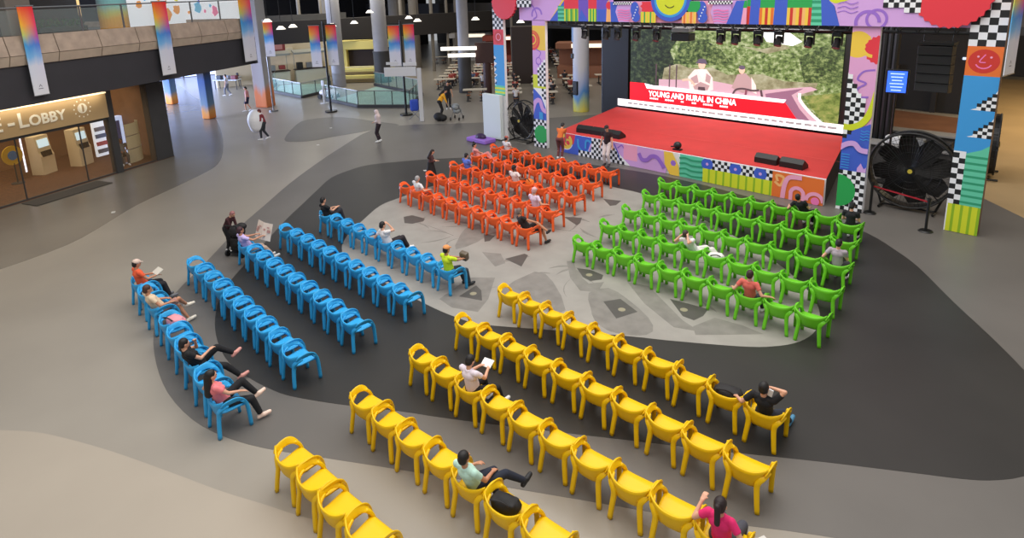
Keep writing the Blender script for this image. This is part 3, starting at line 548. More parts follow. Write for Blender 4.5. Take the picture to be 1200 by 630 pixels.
# beam
def artBeam(P):
    P.rect_(-15.9,6.08,-10.9,6.9,'pink')
    P.add([(-21.6,6.08),(-20.9,6.6),(-20.2,7.5),(-17,7.7),(-16.2,7.3),(-15.7,6.08)],'lilac')
    P.add([(-19.3,8),(-18.6,7.3),(-19.6,6.08),(-18.6,6.08),(-18.6,7.6)],'yellow')
    P.add([(-19.6,6.08),(-18.7,7.0),(-18.7,6.08)],'blue'); P.stripes(-19.1,6.08,-18.72,6.75,['teal','dteal'],.09,False); P.ring(-20.4,6.35,.3,.1,'purple',0,PI*1.1); P.band([(-21.0,7.0),(-20.6,6.7),(-20.4,6.3),(-20.6,6.15)],.07,'purple')
    P.rect_(-18.72,6.6,-17.9,8,'red'); P.stripes(-18.72,6.08,-17.85,6.62,['lime','green','lime2'],.09)
    P.add([(-17.9,6.08),(-17.9,8),(-17.3,8),(-17.35,6.08)],'violet'); P.add([(-17.9,6.08),(-17.75,6.6),(-17.35,6.08)],'blue')
    P.rect_(-17.35,6.6,-16.9,8,'red'); P.stripes(-17.35,6.08,-16.8,6.62,['lime','green'],.08)
    P.add([(-16.9,6.08),(-16.9,7.9),(-16.4,7.6),(-16.2,6.9),(-16.3,6.08)],'violet'); P.rect_(-16.85,6.08,-16.4,6.6,'blue')
    P.add([(-16.4,6.08),(-16.35,6.9),(-16.1,7.1),(-16.0,6.08)],'peach'); P.circ(-16.25,6.75,.16,'red')
    P.add([(-16.2,7.0),(-16.15,6.08),(-15.6,6.08),(-15.75,6.8),(-16.0,7.05)],'blue')
    for cx in (-15.5,-11.2):
        P.add([(cx-.25,6.08),(cx-.42,6.5),(cx-.3,6.85),(cx,6.9),(cx+.35,6.8),(cx+.45,6.45),(cx+.25,6.08)],'lilac')
        for k in range(5): P.band([(cx-.28,6.15+k*.1),(cx-.1,6.18+k*.1),(cx+.1,6.14+k*.1),(cx+.3,6.17+k*.1)],.04,'hotpink')
        P.rect_(cx-.5,6.82,cx+.45,6.9,'white'); P.check(cx-.5,6.78,cx+.45,6.9,.06)
    for cx in (-14.9,-11.95):
        P.circ(cx,6.6,.2,'blue',rz=.3); P.circ(cx+.05,6.3,.2,'blue'); 
        for k in range(5): P.circ(cx-.08+.05*k,6.25+.11*k,.028,'white',8)
    P.saw(-14.3,6.72,.34,'red',10,.25); P.stripes(-14.6,6.08,-13.9,6.5,['lime','yellow','green','yellow'],.07)
    P.circ(-12.3,6.75,.3,'green'); P.stripes(-12.75,6.08,-12.15,6.5,['peach','orange','peach','yellow'],.07)
    P.add([(-10.95,6.08),(-10.6,6.9),(-10.3,6.9),(-10.4,6.08)],'blue'); P.add([(-10.4,6.08),(-10.3,6.9),(-10.05,6.9),(-10.15,6.08)],'pink')
    P.add([(-10.35,6.65),(-10.2,7.4),(-9.5,7.9),(-8.4,7.9),(-7.6,7.0),(-7.6,6.6)],'green'); P.rect_(-10.2,6.08,-10.02,6.7,'dred')
    P.add([(-10.1,6.08),(-10.05,7.8),(-9.7,7.9),(-9.75,6.08)],'blue')
    P.stripes(-9.75,6.08,-9.2,6.65,['orange','yellow','dred','yellow'],.1)
    P.add([(-9.25,6.08),(-9.2,7.9),(-8.8,7.9),(-8.8,6.08)],'blue'); P.stripes(-8.8,6.08,-8.0,6.65,['yellow','dred','peach'],.1); P.stripes(-8.0,6.08,-7.62,7.1,['teal','dteal'],.1,False)
    P.add([(-7.65,6.08),(-7.75,7.1),(-7.35,6.8),(-7.1,6.08)],'blue')
    P.add([(-7.1,6.08),(-7.3,6.7),(-7.8,7.2),(-7.6,7.9),(-4.6,7.9),(-4.0,6.08)],'lilac')
    P.band([(-7.6,7.1),(-7.3,6.85),(-6.9,6.95)],.12,'lime'); P.ring(-6.3,6.2,.33,.1,'purple',0,PI*1.1); P.ring(-6.05,6.3,.28,.08,'purple')
    for k in range(3): P.band([(-7.2,6.5+k*.14),(-7.0,6.55+k*.14),(-6.8,6.48+k*.14),(-6.6,6.54+k*.14)],.025,'purple')
    P.check(-5.9,6.5,-4.9,7.4,.14,lambda x,z: z>6.72-(x+5.9)*.25 and z<7.3)
    P.check(-23.6,6.7,-20.6,7.3,.148,lambda x,z: z<7.25)
beam = thing('arch_beam','long painted arch beam of bright pop shapes over the stage','stage arch',(-13.2,YA,0))
# stepped silhouette: low middle, high shoulders
bm = bmesh.new()
def slab(x0,x1,z0,z1): box(bm,((x0+x1)/2+13.2,.15,(z0+z1)/2),(x1-x0,.28,z1-z0),PI_['lilac'])
slab(-21.55,-16.25,6.08,7.6); slab(-16.25,-10.2,6.08,6.9); slab(-10.2,-3.66,6.08,7.6)
for rect in ((-21.55,6.08,-16.25,7.6),(-16.25,6.08,-10.2,6.9),(-10.2,6.08,-3.66,7.6)):
    n0 = len(bm.verts); P = Panel(bm,YA,rect); artBeam(P); bm.verts.ensure_lookup_table()
    bmesh.ops.translate(bm, vec=(13.2,-YA,0), verts=bm.verts[n0:])
me = bpy.data.meshes.new('painted_board'); bm.to_mesh(me); bm.free()
for m in PMAT: me.materials.append(m)
linkme('painted_board', me, beam)
def disc(x,z,r,saw,y,th,cols,name='disc'):
    bm = bmesh.new(); P = Panel(bm,y-th,(x-3,z-3,x+3,z+3))
    n = 56; pts = [(x+(r*(1-(.06 if (k%2 and saw) else 0)))*math.cos(2*PI*k/n), z+(r*(1-(.06 if (k%2 and saw) else 0)))*math.sin(2*PI*k/n)) for k in range(n)]
    a = [bm.verts.new((p[0],y-th,p[1])) for p in pts]; b = [bm.verts.new((p[0],y,p[1])) for p in pts]
    for k in range(n): bm.faces.new((a[k],a[(k+1)%n],b[(k+1)%n],b[k]))
    bm.faces.new(a); bm.faces.new(b[::-1])
    for f in bm.faces: f.material_index = PI_[cols[0]]
    if len(cols) > 1:
        P.circ(x,z,r*.83,cols[2],40); P.circ(x,z,r*.72,cols[1],40)
        P.band([(x-.05,z+.35),(x-.18,z+.05),(x-.02,z+.0)],.03,'black'); P.ring(x,z-.08,.26,.03,'black',PI*1.2,PI*1.75,12)
    me = bpy.data.meshes.new(name); bmesh.ops.translate(bm, vec=(13.2,-YA,0), verts=bm.verts); bm.to_mesh(me); bm.free()
    for m in PMAT: me.materials.append(m)
    return linkme(name, me, beam)
disc(-22.45,6.95,.85,True,YA-.03,.12,['red'],'red_sun')['label'] = 'left red saw-edged disc'
disc(-4.15,7.05,1.0,True,YA-.03,.12,['red'],'red_sun')['label'] = 'right red saw-edged disc'
disc(-13.28,7.0,.86,False,YA-.03,.1,['blue','lime','sky'],'yellow_face_disc')['label'] = 'yellow face disc with blue rim'
# black truss and lights behind the beam
t = thing('lighting_truss','black lighting truss running behind the arch beam','truss',(-13.2,22.9,0))
bm = bmesh.new()
for dy,z in ((-.2,5.85),(.2,5.85),(-.2,6.25),(.2,6.25)): cyl(bm,(-8.4,dy,z),(9.5,dy,z),.035,seg=6)
for k in range(36):
    x = -8.4+k*.5; cyl(bm,(x,-.2,5.85),(x+.25,-.2,6.25),.018,seg=5); cyl(bm,(x+.25,-.2,6.25),(x+.5,-.2,5.85),.018,seg=5)
for x in (6.75,9.6): box(bm,(x,.75,6.05),(.12,2.6,.12))
box(bm,(8.2,1.4,6.05),(3.0,.12,.12))
link('frame', bm, m_black, t)
bm = bmesh.new(); box(bm,(.1,.25,5.9),(13.6,.1,.36)); link('black_masking', bm, m_black, t)
def moving_head(x, i):
    t = thing('stage_light','black moving head stage light, %s from the left under the arch beam'%['first','second','third','fourth','fifth','sixth','seventh','eighth','ninth','tenth','eleventh'][i],'stage light',(x,22.7,5.8),0,'stage lights under the beam')
    bm = bmesh.new(); box(bm,(0,0,-.05),(.3,.24,.14),bev=.02); box(bm,(0,0,.03),(.05,.05,.1)); link('base', bm, m_black, t)
    bm = bmesh.new(); box(bm,(-.15,0,-.26),(.035,.1,.34)); box(bm,(.15,0,-.26),(.035,.1,.34)); box(bm,(0,0,-.11),(.33,.1,.04)); link('yoke', bm, m_black, t)
    bm = bmesh.new(); cyl(bm,(0,.05,-.2),(0,-.1,-.5),.1,.13,seg=16); hd_ = link('head', bm, m_black, t)
    bm = bmesh.new(); cyl(bm,(0,-.1,-.5),(0,-.105,-.51),.1,seg=16); link('lens', bm, mat('lens_glass',(90,95,105),.1), hd_)
for i,x in enumerate([-18.1,-16.9,-16.3,-15.35,-14.35,-11.55,-10.95,-10.1,-9.35,-8.3,-7.4]): moving_head(x,i)
t = thing('projector','black box projector with grey top under the middle of the beam','projector',(-13.1,22.6,5.75))
bm = bmesh.new(); box(bm,(0,0,-.25),(.8,.5,.3),bev=.02); link('body', bm, m_black, t)
bm = bmesh.new(); box(bm,(0,0,.02),(.75,.5,.16),bev=.02); link('top_tray', bm, mat('mid_grey',(120,120,118),.6), t)
# ---------------------------------------------------------------- stage deck
st = thing('stage','low stage with red carpet deck and painted front','stage',(-13.15,22.0,0))
deck = [(-19.15,22.0),(-7.13,22.0),(-8.6,28.62),(-20.6,28.62)]
bm = bmesh.new(); prism(bm,[(a+13.15,b-22+.0) for a,b in deck],0.0,.93)
link('platform', bm, mat('stage_black',(30,26,28),.7), st)
bm = bmesh.new(); prism(bm,[(a+13.15,b-22) for a,b in deck],.93,.955); link('carpet', bm, mat('red_carpet',(196,52,50),.75,noise=.06,nscale=1.2), st)
bm = bmesh.new(); box(bm,(0,2.4,.957),(11.9,.015,.004)); link('carpet_seam', bm, mat('seam_red',(215,90,84),.7), st)
def artS(P):
    P.rect_(-19.13,0,-18.1,.93,'red'); P.rect_(-19.13,0,-18.3,.3,'purple'); P.add([(-18.9,0),(-18.2,.5),(-18.1,.93),(-16.7,.93),(-16.6,0)],'blue')
    P.ring(-18.65,.55,.3,.14,'yellow',PI*.6,PI*2.3); P.ring(-18.55,.5,.14,.08,'yellow',0,PI*1.6); P.ring(-18.65,.55,.38,.04,'white',PI*.7,PI*1.9)
    P.band([(-17.95,.75),(-17.9,.4),(-17.6,.2),(-17.3,.35),(-17.2,.7),(-17.45,.75),(-17.5,.4)],.1,'sky'); P.band([(-17.3,.3),(-17.1,.7),(-17.0,.3)],.08,'lilac')
    P.add([(-17.9,0),(-17.6,.25),(-17.2,.2),(-17.1,.75),(-16.7,.93),(-16.15,.93),(-15.7,.5),(-15.05,0)],'white')
    P.check(-17.9,0,-15.1,.93,.13,lambda x,z: (z<.2 or x>-17.1) and z<.93-max(0,(x+16.2))*.85 and not(x<-17.1 and z>.22))
    P.add([(-16.15,.93),(-15.7,.5),(-15.05,0),(-13.3,0),(-13.1,.93)],'lilac'); P.rect_(-15.4,.25,-14.7,.93,'pink'); P.band([(-15.9,.85),(-15.7,.5),(-15.6,.2)],.05,'blue'); P.band([(-15.7,.7),(-15.5,.85),(-15.4,.75)],.05,'purple')
    P.band([(-14.6,.62),(-14.45,.4),(-14.2,.42),(-14.0,.6),(-13.75,.62),(-13.55,.45),(-13.4,.25)],.17,'purple')
    P.add([(-13.4,.93),(-13.35,.4),(-13.1,0),(-12.65,0),(-12.7,.4),(-13.0,.93)],'yellow'); P.circ(-12.95,.5,.13,'purple',6)
    P.rect_(-12.65,0,-11.62,.93,'teal')
    for k in range(4): P.band([(-12.65,.12+k*.22),(-12.4,.16+k*.22),(-12.1,.1+k*.22),(-11.6,.14+k*.22)],.07,'dteal')
    P.check(-11.62,.55,-8.9,.93,.125); 
    for x in (-11.45,-10.3,-9.35): P.circ(x,.73,.24,'blue'); P.circ(x,.73,.06,'lilac',10)
    P.stripes(-11.62,0,-8.9,.55,['lime','lime','lime','lime2'],.075)
    P.rect_(-8.9,0,-7.13,.93,'orange'); P.band([(-8.8,.55),(-8.6,.45),(-8.5,.75),(-8.75,.8),(-8.7,.6)],.09,'peach'); P.band([(-8.5,0),(-8.45,.5),(-8.3,.8),(-7.9,.85)],.16,'pink')
    P.ring(-8.0,.25,.22,.13,'pink',0,PI); P.rect_(-8.28,0,-8.15,.27,'pink'); P.rect_(-7.85,0,-7.72,.27,'pink'); P.ring(-7.4,.1,.28,.13,'pink',0,PI); P.circ(-7.38,.12,.14,'hotpink')
bm = bmesh.new(); box(bm,(-13.13,21.975,.465),(12.0,.05,.93),PI_['white']); P = Panel(bm,21.95,(-19.13,0,-7.13,.93)); artS(P); bmesh.ops.translate(bm,vec=(13.15,-22,0),verts=bm.verts)
me = bpy.data.meshes.new('painted_front'); bm.to_mesh(me); bm.free()
for m in PMAT: me.materials.append(m)
linkme('painted_front', me, st)
# floor monitors
def wedge(x,y,rz,label):
    t = thing('stage_monitor',label,'stage monitor',(x,y,.958),rz,'black wedge monitors on the stage edge')
    bm = bmesh.new(); xsweep(bm,[(-.25,0),(.25,0),(.22,.12),(-.1,.34),(-.25,.2)],-.42,.42); link('cabinet', bm, m_black, t)
    bm = bmesh.new(); box(bm,(0,.065,.243),(.76,.36,.012),R=Matrix.Rotation(-.6,4,'X')); link('grille', bm, mat('grille_grey',(44,44,46),.6), t)
wedge(-17.95,22.6,.1,'leftmost wedge monitor on the stage edge'); wedge(-17.1,22.65,.05,'second wedge monitor from the left on the stage edge'); wedge(-16.35,22.6,0,'third wedge monitor, above the dotted stage front')
wedge(-9.45,22.7,-.05,'wedge monitor above the striped stage front, left of its pair'); wedge(-8.5,22.68,-.05,'rightmost wedge monitor, near the orange end of the stage')
t = thing('floor_spot','small black spot light on the front stage edge near the yellow patch','stage light',(-13.02,22.3,.958))
bm = bmesh.new(); box(bm,(0,0,.03),(.35,.2,.06),bev=.01); link('base', bm, m_black, t); bm = bmesh.new(); ball(bm,(0,0,.2),(.17,.15,.15),12); cyl(bm,(-.3,0,.1),(0,0,.15),.03,seg=8); link('head', bm, m_black, t)
# ---------------------------------------------------------------- led wall
YS = 28.8
sw = thing('led_screen','large bright video wall at the back of the stage','screen',(-14.4,YS+.2,0))
bm = bmesh.new(); box(bm,(-6.4,.0,2.8),(1.75,.6,5.6)); box(bm,(0,.2,5.45),(11.4,.4,.36)); box(bm,(5.47,.0,3.4),(.26,.4,4.3)); box(bm,(0,.3,2.8),(11.3,.3,5.4)); link('surround', bm, m_black, sw)
SC = {}
def smat(k, rgb, e=1.0, **kw): SC[k] = mat('screen_'+k, rgb, .4, emit=e, **kw)
def foliage(name, c0, c1, c2, sc_, e=.85):
    m = bpy.data.materials.new(name); m.use_nodes = True; nt = m.node_tree; b = nt.nodes['Principled BSDF']; b.inputs['Base Color'].default_value = (0,0,0,1); b.inputs['Roughness'].default_value = .5
    tc = nt.nodes.new('ShaderNodeTexCoord'); n = nt.nodes.new('ShaderNodeTexNoise'); n.inputs['Scale'].default_value = sc_; n.inputs['Detail'].default_value = 8; n.inputs['Roughness'].default_value = .65
    mp = nt.nodes.new('ShaderNodeMapping'); mp.inputs['Scale'].default_value = (.8,.8,1.1); nt.links.new(tc.outputs['Object'], mp.inputs[0]); nt.links.new(mp.outputs[0], n.inputs['Vector'])
    r = nt.nodes.new('ShaderNodeValToRGB'); e_ = r.color_ramp.elements; e_[0].position=.36; e_[0].color=lin(c0)+(1,); e_[1].position=.66; e_[1].color=lin(c2)+(1,); k=e_.new(.5); k.color=lin(c1)+(1,)
    nt.links.new(n.outputs['Fac'], r.inputs[0]); nt.links.new(r.outputs[0], b.inputs['Emission Color']); b.inputs['Emission Strength'].default_value = e; return m
SC['treeD'] = foliage('screen_dark_trees',(22,30,16),(46,58,34),(96,112,70),4.5); SC['tree'] = foliage('screen_trees',(62,82,36),(142,164,88),(228,232,180),6.0); SC['treeM'] = foliage('screen_mid_trees',(36,52,24),(92,114,56),(180,192,120),7.0)
SC['sand'] = foliage('screen_verge',(140,130,90),(190,180,140),(222,214,180),2.0); SC['grass'] = foliage('screen_grass',(90,110,40),(150,165,80),(200,190,110),3.5)
smat('road',(170,140,150)); smat('road2',(120,85,105)); smat('kerb',(225,215,215)); smat('red',(226,18,32),1.1); smat('white',(246,240,240),1.05); smat('skin',(205,160,140)); smat('cap',(80,70,85)); smat('shirt',(200,184,178)); smat('shirt2',(150,125,125)); smat('dark',(70,55,60)); smat('sky',(225,228,225)); smat('grey',(150,150,155)); smat('bike',(110,60,75))
SN = list(SC)
bm = bmesh.new(); P = Panel(bm,YS-.05,(-19.8,1.0,-9.05,5.3)); _n = [0]
def S(poly,k):
    PI_['__'] = SN.index(k); P.add(poly,'__')
def Sb(pts,w_,k): PI_['__'] = SN.index(k); P.band(pts,w_,'__')
def Sc(x,z,r,k,rz=None): PI_['__'] = SN.index(k); P.circ(x,z,r,'__',20,rz=rz)
S([(-19.8,1.4),(-9.05,1.4),(-9.05,5.3),(-19.8,5.3)],'tree')
S([(-19.8,1.4),(-17.4,1.4),(-16.9,3.3),(-17.4,4.2),(-16.6,5.3),(-19.8,5.3)],'treeD')
S([(-17.7,3.3),(-16.9,3.6),(-16.3,3.4),(-15,3.5),(-14.2,3.2),(-12.5,3.35),(-11.5,3.1),(-10.0,3.15),(-10.2,2.6),(-12,2.2),(-17.9,2.2)],'sand')
S([(-17.2,3.55),(-16.8,4.6),(-15.6,4.9),(-14.6,4.4),(-14.0,3.7),(-15.2,3.6)],'treeM')
S([(-10.6,3.1),(-9.05,3.2),(-9.05,5.0),(-9.8,4.8),(-10.9,4.2)],'treeM')
S([(-12.7,5.3),(-12.4,4.85),(-11.2,4.7),(-10.8,4.9),(-11.4,5.3)],'sky')
S([(-13.6,4.6),(-12.6,4.5),(-11.6,4.75),(-11.3,4.6),(-12.3,4.3)],'sand')
S([(-18.0,2.7),(-15,2.85),(-12.5,2.6),(-10.3,2.95),(-10.0,2.85),(-10.9,2.5),(-10.3,1.9),(-9.7,1.4),(-13,1.4),(-18,1.8)],'road')
S([(-12.3,2.45),(-10.6,2.85),(-11.1,2.5),(-10.7,1.9),(-10.2,1.4),(-12,1.4),(-12.2,2.0)],'road2')
Sb([(-10.75,2.6),(-10.7,2.3),(-10.3,1.85),(-9.75,1.4)],.13,'kerb')
S([(-10.55,2.5),(-9.05,2.8),(-9.05,1.4),(-9.55,1.4),(-10.2,2.0)],'grass')
for x in (-17.4,-17.0,-18.2): S([(x,2.3),(x+.06,2.3),(x+.08,3.5),(x,3.5)],'dark')
# first cyclist
S([(-16.2,2.35),(-16.3,2.95),(-15.95,3.35),(-15.3,3.4),(-14.95,3.0),(-14.9,2.4),(-15.2,2.3)],'shirt'); S([(-15.75,3.35),(-15.5,2.95),(-15.35,3.35)],'white'); S([(-16.15,2.9),(-15.8,3.1),(-15.7,2.7),(-16.1,2.6)],'shirt2'); S([(-15.3,3.2),(-15.05,3.05),(-15.1,2.7),(-15.35,2.8)],'shirt2'); S([(-16.0,2.5),(-15.6,2.75),(-15.1,2.6),(-15.2,2.35),(-15.9,2.3)],'shirt2'); Sc(-15.56,3.62,.19,'skin',.24); Sc(-15.56,3.78,.24,'cap',.13); S([(-15.9,3.66),(-15.25,3.66),(-15.3,3.74),(-15.85,3.74)],'cap'); Sb([(-16.6,2.75),(-16.2,2.8),(-15.9,2.55)],.1,'skin'); S([(-15.75,2.25),(-15.3,2.25),(-15.35,2.5),(-15.7,2.5)],'dark')
# second cyclist
S([(-13.95,2.6),(-13.7,3.25),(-13.3,3.35),(-12.9,3.0),(-12.8,2.5),(-13.1,2.5),(-13.4,2.4)],'shirt2'); S([(-13.0,3.2),(-12.75,2.8),(-12.7,2.4),(-12.95,2.5)],'shirt'); Sc(-13.48,3.5,.15,'skin',.2); Sc(-13.48,3.6,.16,'cap',.1); Sb([(-13.9,2.2),(-13.75,2.5),(-13.4,2.6),(-12.9,2.55),(-12.6,2.6)],.09,'dark'); Sb([(-13.8,2.25),(-13.3,2.2),(-13.2,2.55)],.1,'bike'); Sb([(-12.5,2.6),(-12.4,2.2)],.1,'dark')
# captions
S([(-19.78,1.4),(-19.78,2.42),(-18.85,2.42),(-18.65,2.15),(-11.35,2.15),(-10.75,1.4)],'red')
S([(-18.85,2.42),(-18.7,2.15),(-11.4,2.12),(-11.3,2.28),(-18.3,2.35)],'white')
Tt = lambda x,z: Matrix.Translation((x,YS-.13,z)) @ Matrix.Rotation(PI/2,4,'X')
text_into(bm,'YOUNG AND RURAL IN CHINA',.40,Tt(-18.55,1.77),mi=SN.index('white'),extrude=.004,bold=.012,sx=.86)
rng = random.Random(2); x = -18.5
while x < -13.8:
    w_ = rng.uniform(.25,.6)
    for k in range(int(w_/.09)): S([(x+k*.09,1.6),(x+k*.09+.06,1.6),(x+k*.09+.06,1.69),(x+k*.09,1.69)],'white')
    x += w_+.35
bmesh.ops.translate(bm,vec=(14.4,-YS-.2,0),verts=bm.verts)
me = bpy.data.meshes.new('video_picture'); bm.to_mesh(me); bm.free()
for k in SN: me.materials.append(SC[k])
linkme('video_picture', me, sw)
bm = bmesh.new(); P = Panel(bm,YS-.12,(-20.57,1.05,-8.8,1.44)); PI_['__'] = 0; P.rect_(-20.57,1.05,-8.8,1.44,'__'); PI_['__'] = 1
x = -19.9
while x < -9.2:
    w_ = rng.uniform(.08,.4); P.rect_(x,1.2,x+w_,1.3,'__',False); x += w_+rng.uniform(.05,.12)
bmesh.ops.translate(bm,vec=(14.4,-YS-.2,0),verts=bm.verts)
box(bm,(-.285,-.24,1.24),(11.77,.08,.385),2)
me = bpy.data.meshes.new('ticker_strip'); bm.to_mesh(me); bm.free(); me.materials.append(mat('ticker_white',(244,240,240),.4,emit=1.0)); me.materials.append(mat('ticker_marks',(150,150,152),.4,emit=.5)); me.materials.append(m_black)
linkme('ticker_strip', me, sw)
# black side drapes and backstage
bm = bmesh.new()
for k in range(14): cyl(bm,(-21.7+.0,28.9+k*.22,0),(-21.7,28.9+k*.22,6.0),.14,seg=10)
tag(link('stage_drape', bm, m_black),'black drape folds left of the video wall','curtain')
bm = bmesh.new()
for k in range(26): cyl(bm,(-8.3+.0*k,28.0-k*.22,0.0),(-8.3,28.0-k*.22,5.9),.13,seg=10)
bm.free()
bm = bmesh.new()
for k in range(7): cyl(bm,(-8.55+k*.21,29.4,0),(-8.55+k*.21,29.4,6.0),.13,seg=10)
tag(link('stage_drape', bm, m_black),'black drape folds right of the video wall, behind the right pillar','curtain')
# ---------------------------------------------------------------- armchairs
def chair_meshes():
    out = {}
    # seat and backrest share one shell profile: (y, z, half width)
    seatp = [(.262,.385,.262),(.252,.430,.266),(.215,.464,.282),(.11,.463,.268),(-.01,.452,.255),(-.11,.448,.245),(-.18,.458,.235),(-.235,.50,.24)]
    backp = [(-.165,.330,.150),(-.208,.334,.19),(-.240,.375,.215),(-.260,.44,.24),(-.276,.505,.268),(-.288,.57,.302),(-.296,.632,.336)]
    ns = 16
    def shell(pr, back):
        bm = bmesh.new(); G_ = []
        for i,(y,z,w_) in enumerate(pr):
            q = (i/(len(pr)-1)) if back else 0; row = []
            for k in range(ns+1):
                s = -1+2*k/ns
                row.append(bm.verts.new((w_*s, y+.115*q*abs(s)**2.4, z+(.082*q*abs(s)**2.6 if back else .012*abs(s)**3))))
            G_.append(row)
        for i in range(len(G_)-1):
            for k in range(ns): bm.faces.new((G_[i][k],G_[i][k+1],G_[i+1][k+1],G_[i+1][k]))
        bmesh.ops.recalc_face_normals(bm, faces=bm.faces)
        bmesh.ops.solidify(bm, geom=list(bm.faces), thickness=.024)
        return bm
    out['seat'] = shell(seatp,False); out['backrest'] = shell(backp,True)
    for sd,nm in ((1,'r'),(-1,'l')):
        bm = bmesh.new()
        # wide flared arm band: from the shell corner forward over the hole and down to the seat front
        pts = catmull([(sd*.300,-.215,.60),(sd*.318,-.15,.640),(sd*.330,-.04,.662),(sd*.332,.06,.655),(sd*.318,.145,.605),(sd*.292,.205,.525),(sd*.272,.235,.45)],3)
        n = len(pts); A = []
        for i in range(n):
            q = i/(n-1); A.append((Vector((sd*.45,0,1)).lerp(Vector((sd*1,.25,.1)), max(0,(q-.45)/.55))).normalized())
        sweep(bm, pts, [(.046+.016*math.sin(PI*min(1,i/(n-1)*1.3)))*min(1,.45+.2*i) for i in range(n)], [.015*min(1,.6+.15*i) for i in range(n)], A, 12); out['arm_'+nm] = bm
        bm = bmesh.new()
        pts = catmull([(sd*.246,-.285,.0),(sd*.222,-.262,.22),(sd*.206,-.238,.40),(sd*.226,-.232,.49),(sd*.278,-.195,.562),(sd*.318,-.09,.612)],3)
        n = len(pts); sweep(bm, pts, [.037+.006*min(1,i/6) for i in range(n)], [.031-.012*max(0,(i-8)/7) for i in range(n)], Vector((1,sd*.2,0)), 12); out['leg_r'+nm] = bm
        bm = bmesh.new()
        pts = catmull([(sd*.264,.268,.0),(sd*.270,.256,.25),(sd*.278,.238,.42),(sd*.292,.205,.52),(sd*.316,.14,.595)],3)
        n = len(pts); sweep(bm, pts, [.037+.005*min(1,i/6) for i in range(n)], [.029]*n, Vector((1,sd*.2,0)), 12); out['leg_f'+nm] = bm
    res = {}
    for k,b in out.items():
        bmesh.ops.recalc_face_normals(b, faces=b.faces); me = bpy.data.meshes.new(k); b.to_mesh(me); b.free()
        for p in me.polygons: p.use_smooth = True
        res[k] = me
    return res
CM = chair_meshes(); CN = dict(seat='seat',backrest='backrest',arm_r='arm',arm_l='arm',leg_rr='leg',leg_rl='leg',leg_fr='leg',leg_fl='leg')
CCOL = dict(yellow=(236,190,4), blue=(50,162,222), green=(108,198,38), orange=(240,98,42))
CPROT = {}
for col,rgb in CCOL.items():
    m = mat('plastic_'+col, rgb, .38, spec=.35); t = thing('armchair','%s chair'%col,'chair'); 
    for k,me in CM.items():
        q = me.copy(); q.name = CN[k]; q.materials.clear(); q.materials.append(m); linkme(CN[k], q, t)
    CPROT[col] = t
used = set()
ORD = ['first','second','third','fourth','fifth','sixth','seventh','eighth','ninth','tenth']
def place_chair(col, x, y, rz, label, group):
    o = CPROT[col] if col not in used else copy_tree(CPROT[col]); used.add(col)
    o.location = (x,y,0); o.rotation_euler = (0,0,rz); o['label'] = label; o['category'] = 'chair'; o['group'] = group; return o
crng = random.Random(21)
SEAT = {}
NOTE = {('orange',1,2):', under a man in white',('orange',2,1):', under a person in pink',('orange',3,2):', under a person in blue',('orange',3,6):', under a person in white',('orange',3,7):', holding an orange backpack',('orange',4,9):', under a pink cap',('orange',5,2):', under a grey haired man',('orange',5,10):', under a person in black',
 ('blue',1,1):', under a person in black',('blue',1,6):', under a person in white',('blue',1,10):', under a man in lime',('blue',3,1):', under a newspaper reader',
 ('yellow',1,9):', holding a black backpack',('yellow',1,10):', under a man in black',('yellow',3,3):', under a reader in white',('yellow',3,10):', under a woman in magenta',('yellow',4,5):', under a man in mint',('yellow',4,6):', holding a black bag',
 ('green',1,8):', under a person in black',('green',1,10):', under a person in black',('green',3,10):', under a man in grey',('green',4,5):', under a person in white',('green',4,6):', holding a white bag',('green',5,8):', under a person in salmon',
 ('blue',5,1):', under a man in orange',('blue',5,3):', under a man in cream',('blue',5,4):', holding a pink bag',('blue',5,6):', under a woman in black',('blue',5,8):', under a woman in pink'}
def chair_row(col, row, x0, y0, ang, n, step=.68, face=.07, rowname=''):
    """x0,y0: centre of the first (left) chair; ang: slope of the row"""
    for i in range(n):
        x = x0+step*i*math.cos(ang); y = y0+step*i*math.sin(ang); f = face+crng.uniform(-.03,.03)
        if (col,row,i+1) == ('green',1,10): y -= .32; x += .05
        lab = '%s armchair, %s from left, %s %s row from stage%s'%(col,ORD[i],ORD[row-1],col,NOTE.get((col,row,i+1),''))
        place_chair(col, x+crng.uniform(-.012,.012), y+crng.uniform(-.015,.015), f, lab, '%s armchairs, row %s from the stage'%(col,ORD[row-1])); SEAT[(col,row,i+1)] = (x,y,f)
dx,dy = -.235,.27
R_ = math.radians
for r,(a,b,c) in enumerate([(-9.56,9.27,-1.1),(-9.25,7.68,1.2),(-8.92,6.24,1.2)]): chair_row('yellow',r+1,a+dx,b+dy,R_(c),10,face=.10)
chair_row('yellow',4,-8.83,4.985,R_(1.6),7,.685,face=.10); chair_row('yellow',5,-8.5,3.46,R_(.5),4,face=.08)
for r,(a,b,c) in enumerate([(-11.37,19.05,1.0),(-11.02,17.51,-.7),(-10.65,15.8,0),(-10.4,14.32,-.6),(-10.17,12.79,.5)]): chair_row('green',r+1,a+dx,b+dy,R_(c),10,face=.08)
for r,(a,b) in enumerate([(-19.99,18.78),(-19.57,17.24),(-19.15,15.7),(-18.73,14.17),(-18.31,12.63)]): chair_row('orange',r+1,a+dx,b+dy,R_([.9,.4,0,-.4,-.8][r]),10,face=.05)
for r,(a,b,c) in enumerate([(-17.84,9.13,.1),(-17.59,7.66,-.6),(-17.35,6.29,-2.0),(-17.1,4.82,-2.1)]): chair_row('blue',r+1,a+dx,b+dy,R_(c),10,face=.04)
